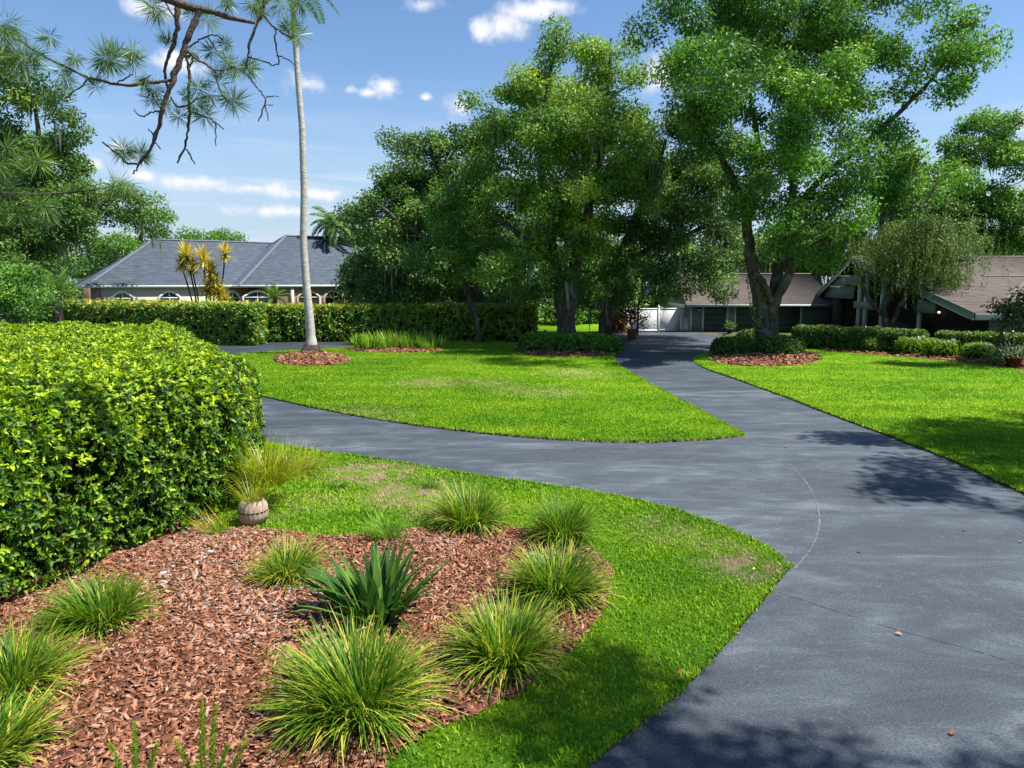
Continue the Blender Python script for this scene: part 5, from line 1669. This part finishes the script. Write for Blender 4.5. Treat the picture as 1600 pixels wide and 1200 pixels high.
# dark backdrop trees between and behind the big ones
BGT = [(590, 62, 6.5, 5.0, 'dark bushy tree behind the far hedge below the left oak'), (650, 60, 5.5, 5.0, 'dark bushy tree behind the middle of the far hedge'), (720, 63, 6.5, 5.5, 'dark bushy tree behind the far hedge left of centre'), (800, 60, 6.0, 5.2, 'dark bushy tree behind the central trunk at left'),
       (880, 64, 6.5, 5.5, 'dark bushy tree straight behind the central trunk'), (945, 66, 7.0, 5.0, 'dark bushy tree left of the white fence'), (1010, 76, 8.5, 5.5, 'dark tree rising behind the white fence'), (1090, 76, 9.0, 6.0, 'dark tree rising behind the left end of the garage roof'),
       (620, 78, 11.5, 9.0, 'tall dark tree far behind the left oak'), (760, 80, 12.0, 9.0, 'tall dark tree far behind the left gap of the central tree'), (900, 82, 12.0, 9.0, 'tall dark tree far behind the central trunk'), (1160, 84, 11.0, 8.0, 'tall dark tree far behind the garage ridge'), (130, 88, 9.5, 9.0, 'dark tree far behind the left end of the grey house'), (30, 80, 8.5, 9.0, 'dark tree far behind the left bush')]
for i, (px, Y, hh, rr, lab) in enumerate(BGT):
    g0 = (px - 800) * Y / F
    tree('backdrop_tree', lab, (g0, Y), [[(g0, Y, 0, 0.25), (g0 + 0.2, Y, hh * 0.5, 0.16), (g0, Y, hh * 0.9, 0.08)]],
         [((g0, Y, hh * 0.40), (rr * 0.75, 2.2, hh * 0.40)), ((g0, Y - 1, hh * 0.18), (rr * 0.8, 1.8, hh * 0.18)), ((g0 - rr * 0.35, Y, hh * 0.72), (rr * 0.45, 2.0, hh * 0.26)), ((g0 + rr * 0.35, Y, hh * 0.68), (rr * 0.45, 2.0, hh * 0.28))],
         'dark_oak_leaf', 0.40, 1.0, 'dark_bark', group='dark trees behind the garden', clump_r=1.2, cl_dens=1.5, moss=8, moss_len=(0.5, 1.6))

# trees behind the right house
Y9 = 64.0
tree('roadside_oak', 'leafy tree against the sky above the right roof', ((1520 - 800) * Y9 / F, Y9), [PS([(1520, 500, 8), (1522, 400, 6), (1530, 320, 3), (1530, 270, 1.5)], Y9)],
     [B(1525, 205, Y9, 34, 24), B(1565, 205, Y9, 32, 26), B(1500, 250, Y9, 34, 34), B(1555, 250, Y9, 42, 34), B(1590, 240, Y9, 30, 30), B(1500, 310, Y9, 40, 30), B(1560, 310, Y9, 44, 32), B(1600, 330, Y9, 40, 40), B(1580, 375, Y9, 50, 30), B(1510, 375, Y9, 44, 28)], 'bright_leaf', 0.26, 1.1, moss=16, clump_r=0.9, tone=0.04, cl_dens=1.5)
tree('roadside_oak', 'mossy oak behind the weeping tree and brown ridge', ((1420 - 800) * Y9 / F, Y9), [PS([(1420, 500, 9), (1425, 400, 8), (1430, 330, 4)], Y9)],
     [B(1400, 330, Y9, 44, 34), B(1455, 320, Y9, 40, 34), B(1430, 370, Y9, 50, 30), B(1480, 375, Y9, 40, 26), B(1370, 385, Y9, 40, 28), B(1465, 275, Y9, 30, 30), B(1425, 285, Y9, 34, 30), B(1395, 265, Y9, 26, 26), B(1440, 345, Y9, 70, 44), B(1500, 370, Y9, 50, 34)], 'oak_leaf', 0.27, 1.1, moss=60, moss_len=(0.8, 3.0), clump_r=0.9, cl_dens=1.5)
tree('roadside_oak', 'mossy oak behind the garage roof right of the forked trunk', ((1280 - 800) * 68 / F, 68), [PS([(1280, 490, 9), (1278, 420, 7), (1270, 360, 4)], 68)],
     [B(1220, 385, 68, 44, 30), B(1275, 375, 68, 44, 32), B(1325, 380, 68, 40, 30), B(1260, 415, 68, 44, 18), B(1180, 405, 68, 36, 24), B(1310, 415, 68, 40, 16)], 'oak_leaf', 0.29, 1.1, moss=90, moss_len=(1.0, 3.6), clump_r=0.9, cl_dens=1.5)
tree('backdrop_tree', 'green tree closing the gap behind the right end of the house', ((1640 - 800) * 70 / F, 70), [PS([(1640, 490, 9), (1640, 360, 5)], 70)],
     [B(1620, 330, 70, 50, 60), B(1660, 300, 70, 50, 60), B(1600, 380, 70, 60, 30)], 'bright_leaf', 0.26, 0.8, clump_r=1.1)

# weeping tree before the gable house
Yw = 41.5
tw = [PS([(1388, 545, 9), (1386, 515, 7), (1380, 485, 6.5), (1388, 455, 6), (1400, 425, 5), (1410, 395, 4)], Yw), PS([(1388, 520, 5), (1400, 495, 5), (1410, 470, 4.5), (1425, 445, 4), (1445, 415, 3), (1450, 390, 2)], Yw),
      PS([(1386, 500, 4), (1362, 476, 4, -0.5), (1350, 450, 3.5, -0.5), (1345, 425, 3, -0.5), (1335, 408, 2, -0.5)], Yw)]
wt = tree('weeping_tree', 'small weeping tree with crooked grey trunks before the gable house', gnd(1388, 540), tw,
          [B(1400, 385, Yw, 34, 22), B(1440, 365, Yw, 44, 26), B(1425, 410, Yw, 40, 20), B(1470, 395, Yw, 34, 26), B(1480, 430, Yw, 30, 18)], 'weeping_leaf', 0.15, 0.7, clump_r=0.5, droop=1.0)
# hanging leafy withes
n_w = 1500
a = RNG.random(n_w)
top = np.stack([pix(1430, 400, Yw)[0] + RNG.normal(size=n_w) * 1.55 + 0.1, Yw + RNG.normal(size=n_w) * 1.1, pix(1430, 380, Yw)[2] + RNG.normal(size=n_w) * 0.75], 1)
LPs, LDs = [], []
for i in range(n_w):
    ln_ = 0.7 + 1.5 * random.random()
    k = int(16 * ln_)
    tt = np.linspace(0, 1, k)
    sway = RNG.normal(size=2) * 0.15
    LPs.append(top[i] + np.stack([sway[0] * tt, sway[1] * tt, -ln_ * tt], 1) + RNG.normal(size=(k, 3)) * 0.03)
LPs = np.concatenate(LPs)
LPs = LPs[LPs[:, 2] > 1.75]
n = len(LPs)
ob = link('weeping_twigs', leaf_mesh('weeping_twigs', LPs - np.array([[wt.location[0], wt.location[1], 0]]), unit(rand_unit(n) * 0.7 + np.array([[0, 0, -1.0]])), rand_unit(n), 0.14, 0.045, RNG.random(n), 'weeping_leaf'), wt)
ob['kind'] = 'stuff'

# magnolias on the right
tree('magnolia', 'small dark magnolia at the right edge over the clipped hedge', (22.3, 32.6), [[(22.3, 32.6, 0, 0.12), (22.35, 32.6, 0.9, 0.10), (22.5, 32.6, 1.6, 0.07), (22.7, 32.6, 2.4, 0.04)]],
     [((22.4, 32.6, 2.2), (0.95, 0.8, 0.6)), ((23.0, 32.6, 2.6), (0.9, 0.8, 0.7)), ((23.6, 32.8, 2.3), (0.9, 0.8, 0.8))], 'magnolia_leaf', 0.20, 0.9, 'dark_bark', clump_r=0.45)
mg = tree('magnolia', 'tall yellowing magnolia entering at the right edge', (24.6, 31.0), [[(24.6, 31.0, 0, 0.25), (24.6, 31, 4.0, 0.2), (24.4, 31.0, 8.0, 0.12), (24.3, 31, 10.5, 0.05)], [(24.5, 31, 5.5, 0.1), (23.0, 31, 7.0, 0.06), (22.0, 31, 8.2, 0.03)]],
          [((23.5, 31, 8.9), (1.1, 1.4, 1.1)), ((24.6, 31.2, 9.6), (1.6, 1.6, 1.6)), ((23.3, 31, 7.2), (0.9, 1.3, 0.7)), ((25.0, 31.2, 7.2), (1.6, 1.6, 1.2))], 'yellow_magnolia_leaf', 0.20, 0.8, 'dark_bark', clump_r=0.5)
pf = pix(1543, 303, 30.5)
n = 9
a = np.arange(n) * 6.28 / n
ob = link('blossom', leaf_mesh('blossom', np.tile(pf - np.array((mg.location[0], mg.location[1], 0)), (n, 1)), np.stack([np.cos(a), -0.6 + 0 * a, np.sin(a) + 0.3], 1), np.tile(np.array([[0, -1.0, 0.2]]), (n, 1)), 0.14, 0.10, np.ones(n), 'flower_pale'), mg)
V, Fa = tubes([(np.array([(22.0, 31, 8.2), (21.3, 30.8, 7.9), tuple(pf)]) - np.array([[mg.location[0], mg.location[1], 0]]), np.array((0.03, 0.02, 0.012)))], 5)
link('twig', np_mesh('twig', V, [Fa], None, ['dark_bark']), mg)

# orange foliage plants at the edges of the beds
p = gnd(1255, 545)
bush('low orange leafed bush at the left end of the clipped hedge', p[0] + 0.3, p[1] + 1.0, 0.7, 0.6, 0.8, 'orange_leaf', 500, 0.12, None, 'orange_bush')
p = gnd(965, 522)
bush('orange tinged bush in the shade behind the terracotta pot', p[0], p[1] + 1.5, 0.9, 0.8, 1.6, 'orange_leaf', 450, 0.2, None, 'orange_bush')

# trees standing outside the picture on the right whose shade falls on lawn and drive
def shade(x, y, r, z):
    k = z / math.tan(SUN_EL)
    return ((x + k * math.sin(SUN_AZ), y + k * math.cos(SUN_AZ), z), (r, r, 0.9))


tree('shade_tree', 'tall tree standing right of the picture whose shade crosses the drive', (24.5, 13.0), [[(24.5, 13.0, 0, 0.4), (24.0, 13, 6, 0.32), (22.0, 13, 12, 0.2), (20, 13, 16, 0.08)]],
     [shade(8.7, 17.0, 1.1, 14), shade(8.6, 14.0, 1.6, 14), shade(9.4, 11.6, 1.5, 14), shade(11.2, 16.0, 2.1, 15), shade(13.2, 13.6, 2.6, 15), shade(14.2, 17.8, 2.2, 16), shade(11.2, 18.4, 0.9, 15), shade(10.4, 10.2, 1.4, 13.5), shade(12.5, 10.5, 2.0, 14), shade(7.5, 12.7, 0.7, 14), shade(12.5, 17.5, 1.6, 15), shade(13, 15.5, 1.8, 15)],
     'oak_leaf', 0.22, 1.1, clump_r=0.6, cl_dens=1.5)
tree('shade_tree', 'tall tree behind the viewer whose shade falls at the bottom edge', (13.0, 1.0), [[(13.0, 1.0, 0, 0.4), (12.8, 1.2, 6, 0.3), (11.5, 2, 12, 0.18), (10.5, 2.5, 15, 0.08)]],
     [shade(0.9, 6.25, 0.42, 14), shade(0.75, 5.5, 0.5, 14), shade(1.35, 5.1, 0.65, 14), shade(2.4, 4.6, 0.9, 14), shade(4.0, 4.4, 0.7, 14), shade(1.4, 3.8, 1.4, 14), shade(4, 3, 2, 15), shade(1, 2, 2, 15)], 'oak_leaf', 0.20, 0.8, clump_r=0.5)


# ------------------------------------------------------------------ palms
def frond(base, az, rise, L, droop, nl, ll, lw, seg=8, vee=0.35, hang=0.5):
    t = np.linspace(0, 1, seg + 1)
    ang = rise - droop * t ** 1.3
    st = L / seg
    am = 0.5 * (ang[1:] + ang[:-1])
    r = np.concatenate([[0], np.cumsum(np.cos(am) * st)])
    z = np.concatenate([[0], np.cumsum(np.sin(am) * st)])
    C = np.stack([base[0] + r * math.cos(az), base[1] + r * math.sin(az), base[2] + z], 1)
    u = 0.12 + 0.88 * (np.arange(nl) + 0.5) / nl
    P = np.stack([np.interp(u, t, C[:, i]) for i in range(3)], 1)
    T = unit(np.stack([np.interp(u, t, np.gradient(C[:, i])) for i in range(3)], 1))
    side = np.array((-math.sin(az), math.cos(az), 0))
    out = []
    for s in (-1, 1):
        D = unit(T * 0.55 + s * side + np.array((0, 0, vee - hang)) + RNG.normal(size=(nl, 3)) * 0.08)
        Ln = ll * np.sin(np.pi * (0.12 + 0.80 * u)) ** 0.7
        out.append((P, D, np.cross(D, T) * s + 0.1 * rand_unit(nl), Ln))
    rach = (C, np.linspace(0.022, 0.005, seg + 1) * (L / 2.0))
    return out, rach, lw


def palm_crown(parent, top, n, L, mat, rise=(0.1, 1.3), droop=(1.0, 1.8), nl=34, ll=0.55, lw=0.05, hang=0.45, name='frond', off=(0, 0, 0)):
    top = np.array(top, float)
    for i in range(n):
        az = i * 2.4 + random.random() * 0.4
        rs = rise[0] + (rise[1] - rise[0]) * (i + 0.5) / n
        o_, rach, lw_ = frond(top, az, rs, L * (0.85 + 0.3 * random.random()), droop[0] + (droop[1] - droop[0]) * random.random(), nl, ll, lw, hang=hang)
        P = np.concatenate([x[0] for x in o_])
        D = np.concatenate([x[1] for x in o_])
        Nn = np.concatenate([x[2] for x in o_])
        Ln = np.concatenate([x[3] for x in o_])
        V, Fa, k = leaves(P, D, Nn, Ln, lw_, 0.2)
        V2, F2 = tubes([rach], 4)
        rr = np.repeat(np.clip(0.3 + 0.5 * random.random() + 0.15 * RNG.normal(size=len(P)), 0, 1), k)
        me = np_mesh(name, np.concatenate([V, V2]), [Fa, F2 + len(V)], np.concatenate([rr, np.full(len(F2), 0.8)]), [mat])
        link(name, me, parent)


def palm_trunk(parent, pts, rad, mat='palm_bark'):
    P, R = smooth_path(pts, rad, n=90)
    R = R * (1 + 0.025 * np.sin(np.arange(90) * 2.1))
    V, Fa = tubes([(P, R)], 14)
    link('trunk', np_mesh('trunk', V, [Fa], None, [mat], True), parent)


# the tall palm on the lawn island
pb = gnd(487, 553, ZL)
YP = pb[1]
tp = empty('tall_palm', (pb[0], pb[1], 0), 'very tall slender palm with pale ringed trunk on the lawn island', 'palm tree')
pp = [(487, 556, 17), (487, 545, 14), (486, 525, 9.5), (483, 490, 9.0), (479, 450, 8.2), (474, 380, 7.4), (475, 300, 6.8), (472, 200, 6.2), (466, 130, 5.8), (461, 60, 5.4), (459, 22, 5.2), (458, -4, 5), (457, -34, 5)]
pts = np.array([pix(a_, b_, YP) for a_, b_, c_ in pp]) - np.array([[pb[0], pb[1], 0]])
palm_trunk(tp, pts, np.array([c_ for *_, c_ in pp]) * 0.74 * YP / F)
V, Fa = tubes([(np.array([(0, 0, 0.1), (0.02, 0, 0.32), (0.02, 0, 0.55)]), np.array((0.62, 0.50, 0.40)))], 14)
V[:, :2] *= (1 + 0.10 * RNG.normal(size=(len(V), 1)))
link('root_flare', np_mesh('root_flare', V, [Fa], None, ['dark_bark'], True), tp)
palm_crown(tp, pts[-1] + np.array((0, 0, 0.1)), 26, 3.0, 'palm_leaf', (-0.35, 1.3), (0.5, 1.0), 44, 0.6, 0.06)
link('crown_shaft', np_mesh('crown_shaft', *(lambda q_: (q_[0] + pts[-1], [q_[1]]))(lathe([(0.17, -0.55), (0.22, -0.1), (0.14, 0.5), (0.0, 0.8)], 12)), None, ['palm_bark']), tp)

# queen palm behind the grey roof
b_ = pix(522, 350, 66.0)
qp = empty('feather_palm', (b_[0], b_[1], 0), 'feathery green palm rising behind the grey roof', 'palm tree')
palm_trunk(qp, np.array([(0, 0, 0), (0.1, 0, b_[2] * 0.5), (0, 0, b_[2])]), np.array((0.25, 0.2, 0.17)))
palm_crown(qp, (0, 0, b_[2]), 22, 2.7, 'palm_leaf', (-0.3, 1.3), (1.2, 2.0), 34, 0.7, 0.10, hang=0.9)
# garden palms right of the grey house
for px, py, Y, L, lab in ((592, 428, 51.0, 1.9, 'green feather palm at the right end of the grey house'), (556, 452, 49.5, 1.3, 'small pale green palm before the brick entrance'), (618, 440, 53.0, 1.6, 'shaded palm behind the far hedge beside the dark oak')):
    b_ = pix(px, py, Y)
    gp = empty('garden_palm', (b_[0], b_[1], 0), lab, 'palm tree', 'palms beside the grey house')
    palm_trunk(gp, np.array([(0, 0, 0), (0.05, 0, b_[2] * 0.5), (0, 0, b_[2])]), np.array((0.16, 0.12, 0.10)))
    palm_crown(gp, (0, 0, b_[2]), 18, L, 'palm_leaf', (-0.1, 1.35), (1.2, 2.0), 30, 0.45, 0.07, hang=0.6)
# sago cycads
for px, py, Y, L, lab in ((88, 460, 38.0, 1.7, 'dark sago cycad behind the near hedge at left'), (428, 468, 50.5, 1.2, 'sago cycad before the large arched window')):
    b_ = pix(px, py, Y)
    gp = empty('sago_cycad', (b_[0], b_[1], 0), lab, 'cycad')
    palm_trunk(gp, np.array([(0, 0, 0), (0, 0, b_[2] * 0.5), (0, 0, b_[2])]), np.array((0.25, 0.25, 0.2)), 'dark_bark')
    palm_crown(gp, (0, 0, b_[2]), 26, L, 'palm_leaf', (0.0, 1.4), (0.5, 1.1), 40, 0.26, 0.035, hang=0.1)
# yucca cluster
b_ = pix(315, 470, 49.0)
yu = empty('yucca_cluster', (b_[0], b_[1], 0), 'yellow spiky yucca cluster with orange tips before the grey roof', 'yucca')
for px, py, s_ in ((292, 402, 1.0), (318, 408, 1.0), (352, 398, 0.75), (335, 440, 0.8), (342, 458, 0.8), (300, 420, 0.7), (284, 415, 0.7), (328, 425, 0.8), (325, 455, 0.8), (350, 470, 0.7)):
    h_ = pix(px, py, 49.0) - np.array((b_[0], b_[1], 0))
    st_ = np.array((0.3 * h_[0], 0.1 * random.random(), 0.0))
    V, Fa = tubes([smooth_path(np.array([st_, 0.5 * (st_ + h_) + np.array((0.15, 0, 0)), h_]), np.array((0.09, 0.06, 0.05)))], 6)
    link('stem', np_mesh('stem', V, [Fa], None, ['oak_bark'], True), yu)
    n = 150
    az = RNG.random(n) * 6.28
    l0 = 2.3 * RNG.random(n)
    V, Fa, k = ribbons(np.tile(h_, (n, 1)), az, l0, l0 + 0.35 * RNG.random(n), s_ * (0.8 + 0.6 * RNG.random(n)), np.full(n, 0.10), 3, 1.3, 0.95, 0.3)
    ob = link('rosette', np_mesh('rosette', V, [Fa], np.repeat(np.clip(0.15 + 0.5 * RNG.random(n) + 0.25 * (l0 < 0.5), 0, 1), k), ['yucca_leaf']), yu)
    ob['kind'] = 'stuff'

# ------------------------------------------------------------------ pine whose boughs hang into the picture at upper left
YN = 9.0
pn = empty('pine_tree', (-9.2, 9.0, 0), 'pine with bare twigs and needle tufts hanging in at upper left', 'pine tree')
org = np.array([[-9.2, 9.0, 0]])
V, Fa = tubes([smooth_path(np.array([(-9.2, 9, 0), (-9.1, 9, 4), (-9.2, 9, 9), (-9.0, 9, 14), (-9.1, 9, 18)]) - org, np.array((0.24, 0.2, 0.17, 0.12, 0.05)), wob=0.02)], 12)
link('trunk', np_mesh('trunk', V, [Fa], None, ['pine_bark'], True), pn)
BR = [([(-333, -170, 14), (-150, -120, 11), (60, -80, 9), (200, -28, 7), (259, -2, 6.2), (295, 12, 5.5), (333, 19, 4.5), (366, 30, 3.3), (398, 36, 2.2)], 0),
      ([(276, 2, 4), (278, 10, 4.2), (277, 47, 3.6), (271, 71, 3.0), (258, 100, 2.2), (258, 120, 2.0), (263, 140, 1.6)], 0.10),
      ([(311, 18, 4.2), (295, 57, 4.2), (287, 78, 4.4), (276, 107, 4.0), (269, 133, 3.6), (257, 157, 3.2), (249, 197, 3.0), (236, 233, 2.4), (221, 254, 2.0), (200, 258, 1.6), (184, 240, 1.3), (160, 222, 1.0)], -0.15),
      ([(221, 254, 1.4), (212, 266, 1.2), (208, 272, 1.0)], -0.15), ([(240, 222, 1), (247, 228, 0.9), (252, 233, 0.7)], -0.15), ([(243, 215, 1), (236, 208, 0.9), (232, 201, 0.7)], -0.15),
      ([(251, 176, 1.3), (243, 173, 1.2), (234, 176, 1.1), (226, 183, 1), (214, 178, 0.9), (210, 170, 0.7)], -0.1),
      ([(288, 81, 2.2), (297, 105, 2.4), (294, 143, 2.3), (296, 171, 2.3), (294, 205, 2.0), (290, 230, 1.7), (283, 243, 1.5), (277, 255, 1.2)], 0.2), ([(291, 233, 1.3), (298, 243, 1.2), (305, 257, 0.9)], 0.2), ([(297, 105, 1.5), (301, 95, 1.3), (300, 85, 1)], 0.2),
      ([(269, 125, 2.4), (236, 129, 2.2), (200, 134, 2.0), (184, 133, 1.9), (142, 122, 1.8), (101, 105, 1.7), (56, 81, 1.6), (19, 56, 1.4), (0, 45, 1.2)], -0.3), ([(142, 122, 1.3), (120, 140, 1.2), (101, 154, 1.0)], -0.3),
      ([(215, 132, 1.1), (230, 120, 1.0), (236, 118, 0.8)], -0.3), ([(180, 132, 1), (196, 122, 1), (208, 116, 0.8)], -0.4),
      ([(288, 76, 1.8), (307, 93, 1.7), (335, 109, 1.6), (340, 125, 1.4), (343, 138, 1.3), (349, 152, 1.2), (357, 161, 1)], -0.1), ([(335, 109, 1.2), (352, 110, 1.1), (366, 104, 1)], -0.1),
      ([(295, 74, 1.4), (308, 65, 1.3), (324, 56, 1.2), (340, 54, 1.1), (352, 69, 1.0)], 0.1), ([(324, 58, 1.3), (336, 74, 1.2), (343, 86, 1.2), (352, 98, 1.2), (364, 105, 1.2), (385, 116, 1.1), (404, 140, 1.1), (415, 152, 1.2), (414, 168, 1.2), (408, 180, 1.1), (404, 190, 0.9)], 0.0),
      ([(415, 152, 0.9), (425, 150, 0.8), (436, 151, 0.7)], 0), ([(414, 167, 0.9), (418, 178, 0.8), (420, 189, 0.7)], 0), ([(414, 166, 0.8), (422, 163, 0.7), (427, 165, 0.6)], 0),
      ([(267, 152, 1.4), (272, 162, 1.4), (281, 169, 1.4), (295, 164, 1.3), (305, 156, 1.2), (319, 151, 1)], 0.05), ([(296, 173, 1.3), (315, 181, 1.2), (333, 188, 1.1), (350, 202, 0.8)], 0.15), ([(336, 190, 1.0), (337, 208, 0.9), (338, 228, 0.8)], 0.15),
      ([(420, -60, 3.5), (414, 2, 2.4), (407, 24, 2.2), (396, 50, 1.9), (388, 74, 1.8), (386, 95, 1.4), (386, 108, 1)], -0.4), ([(387, 90, 1.2), (402, 93, 1.1), (419, 100, 1.0), (433, 104, 1.0), (436, 97, 1), (430, 75, 1.1), (430, 46, 1.2)], -0.4),
      ([(408, 20, 1.6), (420, 34, 1.5), (430, 45, 1.4), (446, 55, 1.3), (460, 59, 1.1)], -0.4), ([(432, 87, 0.9), (446, 91, 0.8), (462, 102, 0.7)], -0.4),
      ([(255, -5, 1.5), (262, 12, 1.4), (270, 24, 1.2), (277, 40, 1)], 0.3), ([(-60, 262, 2.2), (10, 268, 1.6), (35, 270, 1.3), (52, 266, 1)], -1.5), ([(-333, 120, 6), (-150, 220, 4), (-60, 262, 2.6)], -0.9), ([(-40, 262, 2), (-5, 300, 1.6), (50, 325, 1.2)], -1.5), ([(-333, -20, 6), (-120, 20, 4), (-30, 30, 2), (20, 57, 1.3)], -0.3),
      ([(-333, 200, 5), (-100, 300, 3), (100, 305, 1.6), (190, 288, 1.0)], 0.6), ([(-333, -170, 9), (100, -150, 6), (300, -110, 5), (420, -58, 3.5)], -0.4)]
bp_ = []
for pts_, dY in BR:
    P = np.array([pix(a_, b__, YN + dY) for a_, b__, _ in pts_]) - org
    R = np.array([c_ for *_, c_ in pts_]) * YN / F
    P, R = smooth_path(P, R, wob=0.006)
    bp_.append((P, R * (1 + 0.12 * RNG.normal(size=len(R)))))
for q_ in bp_:
    V, Fa = tubes([q_], 7)
    link('bough', np_mesh('bough', V, [Fa], None, ['pine_bark'], True), pn)
TUF = [(262, 64, 22, 0.1), (207, 82, 26, -.4), (210, 95, 24, -.4), (168, 88, 34, -.4), (180, 84, 30, -.4), (158, 96, 26, -.4), (173, 100, 28, -.4), (117, 92, 18, -.3), (75, 60, 22, -.3), (98, 110, 20, -.3), (103, 125, 20, -.3), (148, 130, 22, -.3), (225, 128, 22, -.3), (240, 140, 24, -.2), (240, 155, 22, -.2), (258, 165, 18, -.1),
       (330, 80, 20, .1), (352, 68, 16, .1), (355, 98, 26, 0), (366, 108, 24, 0), (340, 122, 26, 0), (392, 108, 22, -.1), (386, 104, 18, -.3), (310, 138, 24, 0), (325, 150, 24, 0), (308, 165, 28, .1), (320, 180, 28, .1), (366, 160, 32, -.1), (357, 155, 24, -.1), (280, 180, 20, .1), (222, 240, 24, -.15), (192, 235, 26, -.15), (200, 240, 20, -.15), (228, 248, 14, -.1),
       (300, 20, 24, .1), (325, 30, 28, .2), (238, 8, 30, .3), (245, 20, 26, .3), (455, 40, 22, -.4), (466, 55, 24, -.4), (395, 8, 24, -.4), (405, 18, 20, -.4), (437, 5, 28, -.4), (445, 40, 14, -.4), (470, 8, 30, -.3), (355, 5, 22, 0), (300, 85, 18, 0), (290, 150, 14, 0),
       (12, 38, 38, -.6), (8, 75, 46, -.6), (32, 88, 44, -.6), (45, 100, 36, -.5), (20, 100, 40, -.5), (2, 50, 36, -.6), (52, 85, 30, -.5), (72, 160, 20, -.3), (90, 165, 30, -.2),
       (8, 232, 60, -1.5), (62, 250, 56, -1.5), (42, 262, 50, -1.5), (0, 262, 56, -1.6), (12, 292, 60, -1.6), (58, 318, 58, -1.5), (28, 335, 56, -1.5), (70, 335, 46, -1.5), (0, 330, 60, -1.6), (195, 288, 40, .6), (180, 292, 34, .6)]
for px, py, rad, dY in TUF:
    if dY < -1:
        rad *= 0.62
    n = 105
    c_ = pix(px, py, YN + dY) - org[0]
    R = rad * (YN + dY) / F
    bias = np.array((random.gauss(0, 0.3), random.gauss(0, 0.3), random.gauss(-0.15, 0.45)))
    D = unit(rand_unit(n) + bias)
    L = R * (0.75 + 0.45 * RNG.random(n))
    V, Fa, k = leaves(np.tile(c_, (n, 1)) + D * 0.01 - bias * RNG.random((n, 1)) * 0.10, D, rand_unit(n), L, 0.0075, 0.1)
    t0 = random.random() * 0.5
    ob = link('needle_tuft', np_mesh('needle_tuft', V, [Fa], np.repeat(np.clip(t0 + 0.45 * RNG.random(n), 0, 1), k), ['pine_needle']), pn)
